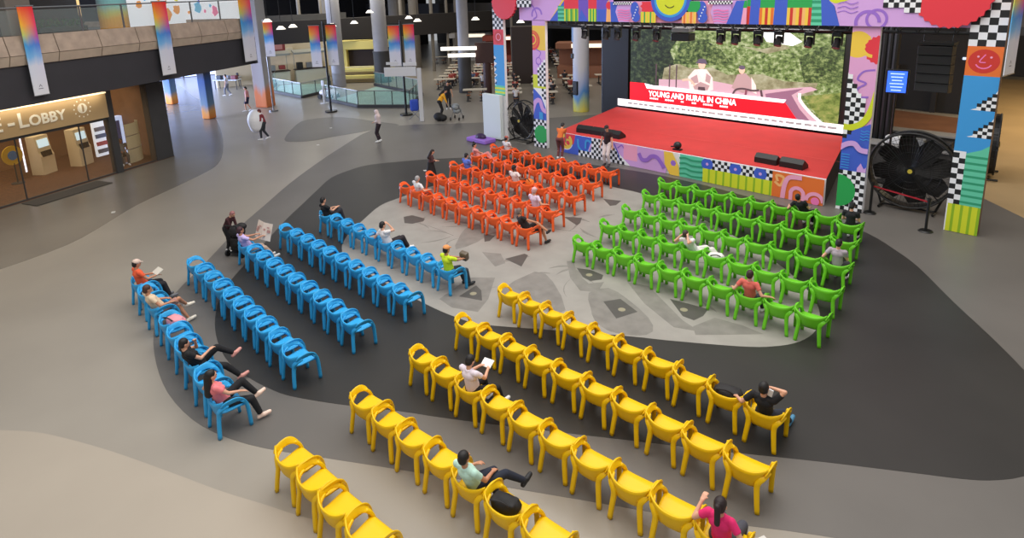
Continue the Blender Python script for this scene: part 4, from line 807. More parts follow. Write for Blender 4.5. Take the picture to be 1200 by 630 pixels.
for i,x in enumerate([-17.25,-16.5,-15.55,-14.52,-13.8,-13.1,-12.4,-11.68,-10.85]):
    y = 3.72-.44*i/8; f = crng.uniform(-.02,.08)
    if i in (1,): f += .05
    place_chair('blue', x, y, f, 'blue armchair, %s from left, last blue row%s'%(ORD[i],{0:', under a man in orange',2:', under a man in cream',3:', holding a pink bag',6:', under a woman in black',8:', under a woman in pink'}.get(i,'')), 'blue armchairs in the last row'); SEAT[('blue',5,i+1)] = (x,y,f)

# ---------------------------------------------------------------- people
def bake(bm, name, voxel, smooth=2):
    me = bpy.data.meshes.new(name); bm.to_mesh(me); bm.free(); ob = bpy.data.objects.new(name, me); scratch.collection.objects.link(ob)
    md = ob.modifiers.new('r','REMESH'); md.mode = 'VOXEL'; md.voxel_size = voxel
    vl_ = scratch.view_layers[0]; vl_.update(); dg = vl_.depsgraph; q = bpy.data.meshes.new_from_object(ob.evaluated_get(dg)); bpy.data.objects.remove(ob); bpy.data.meshes.remove(me)
    b = bmesh.new(); b.from_mesh(q)
    for _ in range(smooth): bmesh.ops.smooth_vert(b, verts=b.verts, factor=.5, use_axis_x=True, use_axis_y=True, use_axis_z=True)
    b.to_mesh(q); b.free(); q.name = name
    for p in q.polygons: p.use_smooth = True
    return q
def ik(a, t, l1, l2, pole):
    d = t-a; L = min(d.length, (l1+l2)*.999); d = d.normalized(); t2 = a+d*L
    x = (l1*l1-l2*l2+L*L)/(2*L); h = math.sqrt(max(0,l1*l1-x*x)); p = (pole-d*pole.dot(d)).normalized()
    return a+d*x+p*h, t2
SK = dict(light=(214,160,132), tan=(190,134,104), dark=(132,86,62), pale=(228,184,160))
def figure(label, loc, rz, pose='sit', shirt=(220,220,225), pants=(30,32,40), hair=(22,18,18), hairstyle='short', skin='light', shoes=(225,225,225), lean=None, side=0, twist=0, hp=18, hy=0, wl=None, wr=None, al=None, ar=None, kl=None, kr=None, sleeve=.55, leg='long', cap=None, scale=None, vox=.012, hips=None, female=False, skirt=None, dress=False, group=None):
    V = Vector
    t = thing('person', label, 'person', loc, rz, group)
    sit = pose == 'sit'
    if scale is None: scale = .93 if sit else 1.0
    if lean is None: lean = 20 if sit else 0
    if scale != 1: t.scale = (scale,)*3
    H = V(hips) if hips else (V((0,-.05,.575)) if sit else V((0,0,.93)))
    Rt = Matrix.Rotation(R_(lean),3,'X') @ Matrix.Rotation(R_(side),3,'Y'); Rt = Matrix.Rotation(R_(twist),3,'Z') @ Rt
    P = lambda x,y,z: H+Rt@V((x,y,z))
    sw_ = .155 if female else .18
    chest = P(0,-.01,.34); belly = P(0,.0,.15); neck = P(0,.0,.50); shl = P(-sw_,0,.455); shr = P(sw_,0,.455)
    hd = Matrix.Rotation(R_(twist+hy),3,'Z') @ Matrix.Rotation(R_(lean*.3-hp),3,'X') @ Matrix.Rotation(R_(side*.5),3,'Y')
    hb = neck+Rt@V((0,0,.04)); hc = hb+hd@V((0,.02,.125))
    legs = []
    for s,k,a in ((-1,kl,al),(1,kr,ar)):
        h = H+V((s*.095,.02,-.03)) if sit else H+V((s*.09,0,-.03))
        if sit: a_ = V(a) if a else V((s*.13,.46,.09)); pole = V(k) if k else V((s*.15,.5,1))
        else: a_ = V(a) if a else V((s*.10,0,.09)); pole = V(k) if k else V((0,1,0))
        kn, an = ik(h, a_, .43, .42, pole); legs.append((h,kn,an,s))
    arms = []
    for s,w_,sh in ((-1,wl,shl),(1,wr,shr)):
        if w_ is None: w_ = (s*.11,.17,.72) if sit else (s*.27,.06,.85)
        if w_[0] == 'h': w_ = hc+Rt@V(w_[1])
        el, wr_ = ik(sh, V(w_), .28, .25, V((s*.7,-.5,-1)) if sit else V((s*.3,-1,0))); arms.append((sh,el,wr_,s))
    # body: one continuous skin
    bm = bmesh.new()
    capsule(bm, P(0,0,.04), P(0,0,.34), .105,.11); capsule(bm, P(-.07,0,.42),P(.07,0,.42),.07); capsule(bm, neck-Rt@V((0,0,.06)), hb+hd@V((0,.01,.05)), .058,.052)
    RH = hd.to_4x4()
    ball(bm, hc, (.076,.096,.105), 16, R=RH); ball(bm, hc+hd@V((0,.03,-.06)), (.055,.06,.055), 12, R=RH)
    capsule(bm, hc+hd@V((0,.088,.01)), hc+hd@V((0,.108,-.025)), .010,.015,8)
    capsule(bm, hc+hd@V((-.025,.082,-.058)), hc+hd@V((.025,.082,-.058)), .012,.012,8)
    capsule(bm, hc+hd@V((-.04,.083,.03)), hc+hd@V((.04,.083,.03)), .010,.010,8)
    for s in (-1,1): ball(bm, hc+hd@V((s*.078,-.005,-.01)), (.013,.022,.032), 8, R=RH)
    for sh,el,wr_,s in arms:
        capsule(bm, sh, el, .047,.038); capsule(bm, el, wr_, .038,.026)
        d = (wr_-el).normalized(); side_ = d.cross(V((0,0,1)));
        if side_.length < .1: side_ = V((1,0,0))
        side_.normalize(); 
        cap_d = (d+V((0,0,-.15))).normalized()
        for q in (-1,0,1): capsule(bm, wr_+side_*q*.018, wr_+cap_d*.085+side_*q*.026, .017,.014,8)
        for q,L in ((-1.5,.052),(-.5,.068),(.5,.072),(1.5,.062)):
            f0 = wr_+cap_d*.085+side_*q*.0205; f1 = f0+(cap_d+V((0,0,-.35))).normalized()*L*.55; f2 = f1+(cap_d+V((0,0,-1.1))).normalized()*L*.5
            capsule(bm, f0, f1, .0095,.009,6); capsule(bm, f1, f2, .009,.008,6)
        th = wr_+cap_d*.03-side_*s*.024; capsule(bm, th, th+(cap_d-side_*s*.9).normalized()*.05, .012,.010,6)
    for h,kn,an,s in legs:
        capsule(bm, h, kn, .085,.056); cm = kn.lerp(an,.35)+V((0,-.012,0)); capsule(bm, kn, cm, .054,.056); capsule(bm, cm, an, .055,.034)
        sd_ = (an-kn).normalized(); fd = V((s*.12,1,0)); fd = (fd-sd_*fd.dot(sd_)*.55).normalized(); capsule(bm, an-fd*.03-V((0,0,.03)), an+fd*.15-V((0,0,.05)), .033,.028)
    q = bake(bm, 'body', vox); q.materials.append(mat('skin_'+skin, SK[skin], .5)); bo_ = linkme('body', q, t)
    for s in (-1,1): bm = bmesh.new(); ball(bm, hc+hd@V((s*.031,.087,.008)), (.013,.008,.007), 8, R=RH); link('eye', bm, mat('eye_dark',(30,22,20),.3), bo_, smooth=True)
    bm = bmesh.new(); capsule(bm, hc+hd@V((-.02,.096,-.057)), hc+hd@V((.02,.096,-.057)), .006,.006,6); link('lips', bm, mat('lips_rose',(160,84,80),.5), bo_, smooth=True)
    # shirt
    bm = bmesh.new()
    capsule(bm, P(0,.0,.06), P(0,0,.16), .142,.135); capsule(bm, P(0,0,.16), P(0,0,.35), .135,.128)
    ball(bm, P(0,-.005,.36), (.175,.125,.13), 14, R=Rt.to_4x4()); capsule(bm, P(-sw_+.02,0,.44), P(sw_-.02,0,.44), .062); cyl(bm, P(0,0,.40), P(0,.0,.505), .11,.066,14)
    if female: 
        for s in (-1,1): ball(bm, P(s*.07,.095,.31), .058, 10)
    if not sit: ball(bm, P(0,0,.02), (.155,.12,.10), 14, R=Rt.to_4x4())
    for sh,el,wr_,s in arms:
        ball(bm, sh, .064, 10)
        if sleeve <= 1: cyl(bm, sh, sh.lerp(el,sleeve), .064,.056,14)
        else: cyl(bm, sh, el, .064,.052,14); ball(bm, el, .052, 10); cyl(bm, el, el.lerp(wr_,sleeve-1), .052,.040,14)
    sm_ = mat('cloth_%d_%d_%d'%shirt, shirt, .85); q = bake(bm, 'shirt', vox); q.materials.append(sm_); linkme('shirt', q, t)
    if dress:
        bm = bmesh.new(); cyl(bm, H+V((0,0,.12)), V((H.x,H.y,.22)) , .15,.30,20); q = bake(bm,'skirt',.02); q.materials.append(mat('cloth_%d_%d_%d'%pants, pants, .85)); linkme('skirt', q, t)
    else:
        bm = bmesh.new(); ball(bm, H+V((0,-.01,.0)), (.165,.13,.12), 14); capsule(bm, H+V((-.07,0,0)), H+V((.07,0,0)), .115)
        for h,kn,an,s in legs:
            if leg == 'long': cyl(bm, h, kn, .102,.072,14); ball(bm, kn, .072, 10); cyl(bm, kn, kn.lerp(an,.93), .072,.055,14)
            else: cyl(bm, h, h.lerp(kn,.92), .104,.086,14)
            ball(bm, h, .10, 10)
        q = bake(bm, 'trousers' if leg=='long' else 'shorts', vox); q.materials.append(mat('cloth_%d_%d_%d'%pants, pants, .85)); linkme('trousers' if leg=='long' else 'shorts', q, t)
    for h,kn,an,s in legs:
        sd_ = (an-kn).normalized(); fd = V((s*.12,1,0)); fd = (fd-sd_*fd.dot(sd_)*.55).normalized(); b0 = an-fd*.045-V((0,0,.035)); b1 = an+fd*.17-V((0,0,.048))
        bm = bmesh.new(); capsule(bm, b0, b1, .044,.038); capsule(bm, b0.lerp(b1,.5), b1, .048,.040); capsule(bm, an+V((0,0,.0)), b0, .043,.043); q = bake(bm,'shoe',vox); q.materials.append(mat('shoe_%d_%d_%d'%shoes, shoes, .6)); linkme('shoe', q, t)
    # hair / headwear
    bm = bmesh.new(); hn = 'hair'
    if hairstyle == 'scarf':
        hn = 'headscarf'; ball(bm, hc+hd@V((0,-.015,.012)), (.098,.108,.125), 14, R=RH); capsule(bm, hc+hd@V((0,-.03,-.08)), P(0,-.02,.42), .085,.13); capsule(bm, P(0,.05,.42), P(0,.05,.30), .12,.10)
    elif hairstyle != 'bald':
        ball(bm, hc+hd@V((0,-.02,.03)), (.088,.098,.095), 14, R=RH); ball(bm, hc+hd@V((0,-.045,-.015)), (.083,.07,.085), 14, R=RH)
        if hairstyle in ('long',): capsule(bm, hc+hd@V((0,-.06,-.02)), P(0,-.13,.34), .078,.085); 
        if hairstyle == 'ponytail': ball(bm, hc+hd@V((0,-.125,.05)), .035, 8); capsule(bm, hc+hd@V((0,-.13,.05)), hc+hd@V((0.02,-.17,-.17)), .045,.04)
        if hairstyle == 'topknot': ball(bm, hc+hd@V((0,-.05,.135)), .045, 10)
    if hairstyle != 'bald': q = bake(bm, hn, vox, 1); q.materials.append(mat('hair_%d_%d_%d'%hair, hair, .6)); linkme(hn, q, t)
    else: bm.free()
    if cap:
        bm = bmesh.new(); ball(bm, hc+hd@V((0,-.01,.055)), (.094,.106,.082), 14, R=RH); capsule(bm, hc+hd@V((-.04,.10,.055)), hc+hd@V((.04,.10,.055)), .02); capsule(bm, hc+hd@V((-.03,.145,.045)), hc+hd@V((.03,.145,.045)), .014)
        q = bake(bm,'cap',vox,1); q.materials.append(mat('cap_%d_%d_%d'%cap, cap, .8)); linkme('cap', q, t)
    return t, dict(wl=arms[0][2], wr=arms[1][2], head=hc)
def seated(key, label, dz=0, off=(0,0), drz=0, **kw):
    x,y,f = SEAT[key]; return figure(label, (x+off[0],y+off[1],dz), f+drz, 'sit', **kw)
BK = (24,24,28)
NV = .009
# yellow block
t, j = seated(('yellow',1,10),'man in black t-shirt phoning, blue shoes, at the right end of the first yellow row', shirt=BK, pants=(40,46,62), shoes=(70,130,165), lean=24, hp=8, wr=('h',(.10,.08,-.05)), wl=(-.52,-.10,.72), al=(.12,.70,.09), ar=(.24,.64,.09), sleeve=.7, vox=NV)
seated(('yellow',3,3),'person in white t-shirt reading a small booklet in the middle yellow row', shirt=(226,214,226), pants=(28,28,34), lean=12, hp=30, wl=(-.06,.26,.90), wr=(.12,.28,.90), al=(-.1,.50,.09), ar=(.25,.52,.09), kr=(.4,.4,1), vox=NV)
seated(('yellow',4,5),'man in mint green shirt and navy trousers with crossed legs, beside the black bag', shirt=(186,222,208), pants=(32,38,54), shoes=(30,30,34), lean=26, hp=10, wl=(-.12,.14,.74), wr=(.2,.16,.74), al=(.06,.36,.09), ar=(.48,.60,.40), kl=(0,.4,1), kr=(.3,.2,1), skin='tan', vox=NV)
seated(('yellow',3,10),'woman in magenta top with dark ponytail at the bottom edge of the photo', shirt=(228,40,110), pants=(70,70,80), hairstyle='ponytail', female=True, lean=16, hp=6, wl=(-.32,.0,.98), wr=(.46,.0,.74), vox=NV, hair=(34,20,22))
# green block
seated(('green',5,8),'person in salmon t-shirt with arms spread, in the green row farthest from the stage', shirt=(214,104,92), pants=(50,50,60), hair=(52,28,28), lean=16, wl=(-.44,-.08,.74), wr=(.50,-.08,.74))
seated(('green',4,5),'person all in white slumped with hands behind the head, fourth green row', shirt=(226,224,226), pants=(222,218,214), hair=(60,44,40), lean=30, side=-14, hp=-4, wl=('h',(-.10,-.08,.02)), wr=('h',(.10,-.08,.02)), al=(.62,.30,.45), ar=(.68,.40,.30), kl=(0,.2,1), kr=(0,.2,1), hips=(0,.02,.57))
seated(('green',3,10),'man in grey t-shirt and dark hair at the right end of the third green row', shirt=(168,156,166), pants=(60,60,66), lean=10, hp=20, wl=(-.36,.0,.78), wr=(.1,.2,.78), off=(-.02,.06))
seated(('green',1,8),'person in black lounging low in the green row nearest the stage', shirt=BK, pants=(26,26,30), lean=32, side=-16, hp=0, hips=(0,.04,.57), wl=(-.5,.0,.72))
seated(('green',1,10),'person in black t-shirt and black cap on the last green chair nearest the stage', shirt=BK, pants=(36,36,40), cap=(20,20,24), lean=8, hp=18, off=(0,.06))
# orange block
seated(('orange',1,2),'man in white t-shirt with a reddish cap in the orange row nearest the stage', shirt=(224,220,226), pants=(70,64,60), cap=(170,90,80), lean=16)
seated(('orange',2,1),'woman in a pink top with a topknot lounging across the second orange row', shirt=(224,150,150), pants=(206,130,130), hairstyle='topknot', female=True, lean=24, side=6, twist=-40, al=(.60,.20,.52), ar=(.66,.26,.50))
seated(('orange',3,2),'person in a blue and white t-shirt in the third orange row', shirt=(96,120,214), pants=(60,60,80), lean=14)
seated(('orange',3,6),'person in white t-shirt with black hair in the middle of the third orange row', shirt=(234,220,218), pants=(80,60,60), skin='dark', lean=18, wl=(-.15,.16,.74), wr=(.40,.08,.74))
seated(('orange',4,9),'person in pale lilac t-shirt and pink cap in the fourth orange row', shirt=(220,200,222), pants=(90,60,64), cap=(216,170,176), lean=14, hair=(190,150,150), wr=(.40,.06,.74))
seated(('orange',5,2),'grey haired man in white t-shirt in the orange row farthest from the stage', shirt=(228,226,230), pants=(150,90,84), hair=(160,156,156), lean=22, side=12, wr=(.45,.08,.74))
seated(('orange',5,10),'person in black shirt and shorts lounging at the right end of the last orange row', shirt=(34,28,30), pants=(30,24,26), skin='tan', hair=(110,90,84), lean=26, side=-20, twist=-20, hips=(0,-.02,.56), leg='short', al=(.52,.36,.50), ar=(.36,.48,.09), kl=(.1,.3,1), wr=(.46,.18,.78), shoes=(30,26,28))
figure('long haired woman in dark brown top and black skirt standing left of the orange rows', (-19.95,15.0,0), -.5, 'stand', shirt=(74,44,44), pants=(26,22,24), hairstyle='long', female=True, lean=-6, hp=24, wr=(.16,.30,1.12), wl=(-.1,.28,1.08), dress=True, hair=(36,24,24), sleeve=1.6, scale=.8)
# blue block
seated(('blue',1,1),'person in black with knees up at the left end of the first blue row', shirt=BK, pants=(40,40,48), lean=18, side=-6, hp=16, wl=(-.05,.22,.86), wr=(.12,.24,.9), al=(.05,.40,.34), ar=(.2,.42,.38))
seated(('blue',1,6),'person in white t-shirt drinking, with an arm over the next blue chair', shirt=(226,220,220), pants=(44,36,40), lean=18, side=-8, wl=(-.50,-.12,.76), wr=('h',(.05,.16,-.06)), al=(.1,.56,.28), ar=(.22,.52,.34), female=True)
seated(('blue',1,10),'man in lime vest and orange cap at the right end of the first blue row', shirt=(206,232,40), pants=(50,62,74), cap=(226,150,90), skin='tan', lean=10, hp=10, wl=(-.02,.34,.84), wr=(.15,.36,.84), al=(0,.48,.09), ar=(.24,.46,.09), shoes=(36,40,46), sleeve=.75)
seated(('blue',3,1),'person in lilac reading an open newspaper at the left end of the third blue row', shirt=(196,178,228), pants=(210,180,160), lean=24, hp=16, wl=(.0,.24,.92), wr=(.30,.24,.92), al=(0,.60,.12), ar=(.2,.62,.12), skin='tan', hair=(60,30,40))
seated(('blue',5,1),'man in orange t-shirt and pale cap at the left end of the last blue row', shirt=(238,96,58), pants=(36,34,40), cap=(214,190,176), lean=14, side=0, skin='tan', wl=(-.02,.22,.80), wr=(.2,.24,.8), al=(0,.48,.09), ar=(.2,.50,.09), leg='long', shoes=(110,110,116))
seated(('blue',5,3),'man in cream t-shirt and shorts with crossed legs in the last blue row', shirt=(222,198,168), pants=(176,130,120), hair=(70,44,36), skin='tan', lean=28, leg='short', wl=(-.1,.14,.74), wr=(.28,.12,.76), al=(.15,.52,.09), ar=(.02,.56,.44), kl=(0,.4,1), kr=(.6,.3,1), shoes=(222,214,200))
seated(('blue',5,7),'woman in black top and trousers with a raised bare foot in the last blue row', shirt=BK, pants=(24,24,28), hairstyle='short', female=True, lean=32, side=-4, hp=24, wl=('h',(-.03,.16,-.16)), wr=(.1,.14,.86), al=(.02,.66,.50), ar=(.34,.60,.10), kl=(0,.3,1), shoes=(214,150,140), off=(0,.02))
seated(('blue',5,9),'woman in pink t-shirt and black trousers at the right end of the last blue row', shirt=(238,130,136), pants=(26,26,30), hairstyle='long', female=True, lean=22, hp=14, wl=(-.52,-.12,.74), wr=(.2,.22,.74), al=(.02,.56,.42), ar=(.26,.50,.10), shoes=(236,206,190))
# standing and walking people
figure('woman in white headscarf and maroon top standing alone on the open floor', (-27.75,17.65,0), 2.2, 'stand', shirt=(206,190,190), pants=(44,32,40), hair=(222,202,200), hairstyle='scarf', female=True, sleeve=1.8, wl=(-.08,.22,1.05), wr=(.08,.24,1.05), shoes=(236,236,236))
figure('person walking with a big white cloth near the gallery column', (-33.3,14.0,0), 2.6, 'stand', shirt=(130,44,54), pants=(46,50,56), hair=(90,30,36), lean=-10, wl=(-.2,.34,1.1), wr=(.1,.38,1.12), al=(-.1,.18,.09), ar=(.1,-.18,.12), sleeve=1.5)
figure('person in pink top and navy shorts walking by the square column', (-42.8,17.1,0), 2.6, 'stand', shirt=(206,140,140), pants=(44,40,70), leg='short', al=(-.1,.16,.09), ar=(.1,-.16,.12))
figure('person in pale grey walking far under the gallery', (-51.2,19.0,0), 2.4, 'stand', shirt=(190,190,200), pants=(120,124,136), al=(-.1,.2,.09), ar=(.1,-.2,.12))
figure('person in orange top and white shoes crouching by the left end of the stage front', (-18.15,20.9,0), .3, 'stand', shirt=(214,110,50), pants=(110,60,60), lean=-30, hp=30, shoes=(236,232,232), wl=(-.1,.4,.8), wr=(.12,.4,.8))
figure('man in black t-shirt and white trousers standing by the dotted stage front', (-15.85,21.35,0), 3.3, 'stand', shirt=(40,20,26), pants=(222,206,206), cap=(40,28,32), shoes=(60,50,52), scale=1.05)
figure('vendor in an amber jacket bending over black bags by the pale sign post', (-30.0,23.5,0), -.6, 'stand', shirt=(244,176,40), pants=(30,26,28), lean=-30, hp=20, wl=(-.2,.4,.8), wr=(.2,.4,.8), hairstyle='long', sleeve=1.7, scale=1.12)
figure('person in black with long dark hair standing behind the amber jacket vendor', (-32.0,25.8,0), -2.2, 'stand', shirt=(30,28,32), pants=(34,32,36), hairstyle='long', female=True, scale=1.08)
t = figure('guest in a dark grey top seated inside the lobby', (on_lob(6.25,1.15,0)[0],on_lob(6.25,1.15,0)[1],.0), LA+2.6, 'sit', shirt=(96,96,98), pants=(70,66,66), skin='dark')[0]
x,y,_ = on_lob(6.25,1.15,0)
tt = thing('round_stool','dark round stool under the seated lobby guest','stool',(x,y,.012)); bm = bmesh.new(); cyl(bm,(0,0,.38),(0,0,.44),.2,seg=20); link('seat', bm, m_char, tt); bm = bmesh.new(); cyl(bm,(0,0,0),(0,0,.38),.04,seg=10); cyl(bm,(0,0,0),(0,0,.03),.18,seg=20); link('pedestal', bm, m_steel, tt)
# ---------------------------------------------------------------- things carried or left on chairs
def at_seat(key, p):
    x,y,f = SEAT[key]; v = Matrix.Rotation(f,3,'Z') @ Vector(p); return (x+v.x,y+v.y,v.z)
def rotated(key, a=0): return SEAT[key][2]+a
def pack(key, p, rz, col, label, name='backpack', cat='bag', s=(.38,.22,.30), strap=True, col2=None):
    t = thing(name, label, cat, at_seat(key,p), rotated(key,rz)); bm = bmesh.new()
    ball(bm,(0,0,s[2]*.45),(s[0]*.52,s[1]*.55,s[2]*.5),14); ball(bm,(s[0]*.15,s[1]*.2,s[2]*.35),(s[0]*.35,s[1]*.45,s[2]*.35),12); box(bm,(0,0,s[2]*.42),(s[0]*.8,s[1]*.8,s[2]*.8),bev=.03)
    q = bake(bm,'bag_body',.012,3); q.materials.append(mat('bag_%d_%d_%d'%col,col,.7)); bb_ = linkme('bag_body',q,t)
    if strap: bm = bmesh.new(); tube(bm,catmull([(-s[0]*.3,-s[1]*.3,s[2]*.7),(-s[0]*.32,-s[1]*.6,s[2]*.95),(0,-s[1]*.55,s[2]*1.02),(s[0]*.25,-s[1]*.4,s[2]*.75)],4),.014,6); link('strap',bm,mat('bag_strap_dark',(30,28,30),.7),t)
    if col2: bm = bmesh.new(); ball(bm,(s[0]*.1,s[1]*.45,s[2]*.35),(s[0]*.22,.03,s[2]*.2),10); link('pocket',bm,mat('bag_%d_%d_%d'%col2,col2,.7),bb_)
    return t
pack(('yellow',1,9),(0,-.03,.47),.1,(28,26,28),'black backpack with a tan pocket lying on the ninth yellow chair of the front row',s=(.5,.30,.24),col2=(190,140,100))
pack(('yellow',4,6),(-.05,-.06,.46),.2,(20,18,20),'black bag slumped on the yellow chair beside the man in mint',s=(.46,.26,.26))
pack(('blue',5,4),(-.02,.02,.46),.3,(226,150,160),'pink and white bag on the blue chair beside the man in cream',name='handbag',s=(.42,.30,.26),col2=(240,226,230))
pack(('orange',3,7),(-.02,-.02,.46),0,(236,120,40),'bright orange backpack on the third orange row',s=(.36,.24,.36))
pack(('green',4,6),(-.05,.05,.46),.4,(224,220,218),'white patterned bag on the green chair beside the slumped person in white',name='tote_bag',s=(.42,.30,.18),col2=(60,56,58))
# phone, booklet, newspaper
def slab_thing(name,label,cat,loc,rot,size,col,extra=None):
    bm = bmesh.new(); box(bm,(0,0,0),size,bev=min(size)*.3); o = link(name,bm,mat('item_%d_%d_%d'%col,col,.4),loc=loc,rot=rot); tag(o,label,cat); return o
p = at_seat(('yellow',1,10),(.11,-.24,1.06)); slab_thing('phone','white phone held to the ear of the man in black','phone',p,(.2,.2,.1),(.075,.02,.15),(226,226,232))
p = at_seat(('yellow',3,3),(.03,.33,.87)); slab_thing('booklet','small white booklet held by the reader in the white t-shirt','book',p,(.5,0,.2),(.22,.17,.02),(232,230,226))
p = at_seat(('blue',5,1),(.08,.30,.80)); slab_thing('folded_paper','white folded paper held by the man in orange','paper',p,(.5,0,.1),(.3,.2,.012),(216,212,200))
p = at_seat(('blue',1,10),(.06,.44,.80)); slab_thing('brown_bag','small brown paper bag held by the man in the lime vest','bag',p,(.2,.1,.2),(.24,.16,.24),(96,84,70))
t = thing('newspaper','wide open newspaper with pink and grey print, held by the reader in lilac','newspaper',at_seat(('blue',3,1),(.14,.36,.95)),rotated(('blue',3,1),.1))
bm = bmesh.new()
for s in (-1,1): box(bm,(s*.19,.015,0),(.38,.006,.5),R=Matrix.Rotation(s*.15,4,'Z')@Matrix.Rotation(-.35,4,'X'))
link('pages',bm,mat('newsprint',(222,206,192),.8),t)
bm = bmesh.new(); rng = random.Random(4)
for s in (-1,1):
    for k in range(7): box(bm,(s*.19+rng.uniform(-.12,.12),.008,rng.uniform(-.2,.2)),(rng.uniform(.05,.14),.006,rng.uniform(.02,.09)),R=Matrix.Rotation(s*.15,4,'Z')@Matrix.Rotation(-.35,4,'X'))
link('printed_blocks',bm,mat('news_ink',(186,140,130),.8),t)
# trolley with black bags left of the newspaper reader
x,y,_ = SEAT[('blue',3,1)]
t = thing('luggage_trolley','black folding trolley piled with black bags beside the newspaper reader','trolley',(x-1.0,y+.05,0),.5)
bm = bmesh.new()
for s in (-1,1): tube(bm,catmull([(s*.22,-.2,.12),(s*.22,-.22,.6),(s*.2,-.25,1.0)],4),.016,8); cyl(bm,(s*.24,-.2,.1),(s*.29,-.2,.1),.1,seg=16)
cyl(bm,(-.2,-.25,1.0),(.2,-.25,1.0),.018,seg=8); box(bm,(0,.0,.1),(.46,.42,.03),bev=.01); link('frame',bm,m_black,t)
bm = bmesh.new(); ball(bm,(0,.02,.36),(.25,.2,.24),14); box(bm,(0,.02,.35),(.42,.34,.4),bev=.05); q=bake(bm,'lower_bag',.014,3); q.materials.append(mat('bag_black',(20,18,20),.7)); linkme('lower_bag',q,t)
bm = bmesh.new(); ball(bm,(0,.0,.74),(.27,.19,.2),14); ball(bm,(.12,.08,.88),(.16,.13,.11),12); q=bake(bm,'upper_bag',.014,3); q.materials.append(mat('bag_black2',(28,26,28),.7)); linkme('upper_bag',q,t)
figure('person in dark maroon jacket leaning over the black bag trolley', (x-1.55,y-.05,0), -1.0,'stand', shirt=(60,26,32), pants=(24,22,26), lean=-28, hp=30, hair=(150,100,100), wl=(-.1,.42,.82), wr=(.12,.42,.85), sleeve=1.7, scale=.8)
# white cloth of the walker
t = thing('white_cloth','big white billowing cloth carried by the walker near the gallery column','cloth',(-33.62,13.75,0),2.6)
bm = bmesh.new(); ball(bm,(0,.0,1.05),(.55,.45,.62),20); ball(bm,(.2,.05,.75),(.42,.34,.42),16)
for v in bm.verts: v.co += Vector((math.sin(v.co.z*9)*.02,math.sin(v.co.x*11)*.03,0))
q=bake(bm,'cloth_folds',.03,2); q.materials.append(mat('white_cloth',(236,236,240),.8)); linkme('cloth_folds',q,t)
# vendor's bags, chair and stroller
bm = bmesh.new(); ball(bm,(0,0,.25),(.38,.28,.26),14); ball(bm,(.3,.1,.2),(.25,.22,.2),12); q=bake(bm,'duffel_bag',.02,3); q.materials.append(mat('bag_black',(20,18,20),.7)); tag(linkme('duffel_bag',q,loc=(-29.5,23.0,0)),'black duffel bags heaped in front of the vendor in amber','bag')
t = thing('cooler_bag','royal blue bag on a folding stand left of the pale sign post','bag',(-31.2,22.5,0),.8)
bm = bmesh.new(); box(bm,(0,0,.85),(.5,.4,.7),bev=.1); link('bag_body',bm,mat('royal_blue',(46,80,190),.6),t)
bm = bmesh.new(); cyl(bm,(-.35,-.2,0),(.3,.2,.55),.02,seg=6); cyl(bm,(.35,-.2,0),(-.3,.2,.55),.02,seg=6); cyl(bm,(-.35,.2,0),(.3,-.2,.55),.02,seg=6); link('folding_stand',bm,m_steel,t)
t = thing('stroller','grey baby stroller right of the vendor in amber','stroller',(-28.9,23.9,0),.5)
bm = bmesh.new()
for sx in (-1,1):
    for sy in (-1,1): cyl(bm,(sx*.25,sy*.35,.1),(sx*.29,sy*.35,.1),.1,seg=16)
link('wheels',bm,m_black,t)
bm = bmesh.new()
for s in (-1,1): cyl(bm,(s*.25,.35,.1),(s*.24,-.3,.95),.016,seg=8); cyl(bm,(s*.25,-.35,.1),(s*.24,.2,.6),.016,seg=8)
cyl(bm,(-.24,-.3,.95),(.24,-.3,.95),.018,seg=8); link('frame',bm,m_steel,t)
bm = bmesh.new(); ball(bm,(0,.05,.55),(.23,.3,.2),14); ball(bm,(0,-.12,.82),(.24,.26,.2),14); q=bake(bm,'hood_and_seat',.018,2); q.materials.append(mat('stroller_grey',(150,156,158),.8)); linkme('hood_and_seat',q,t)

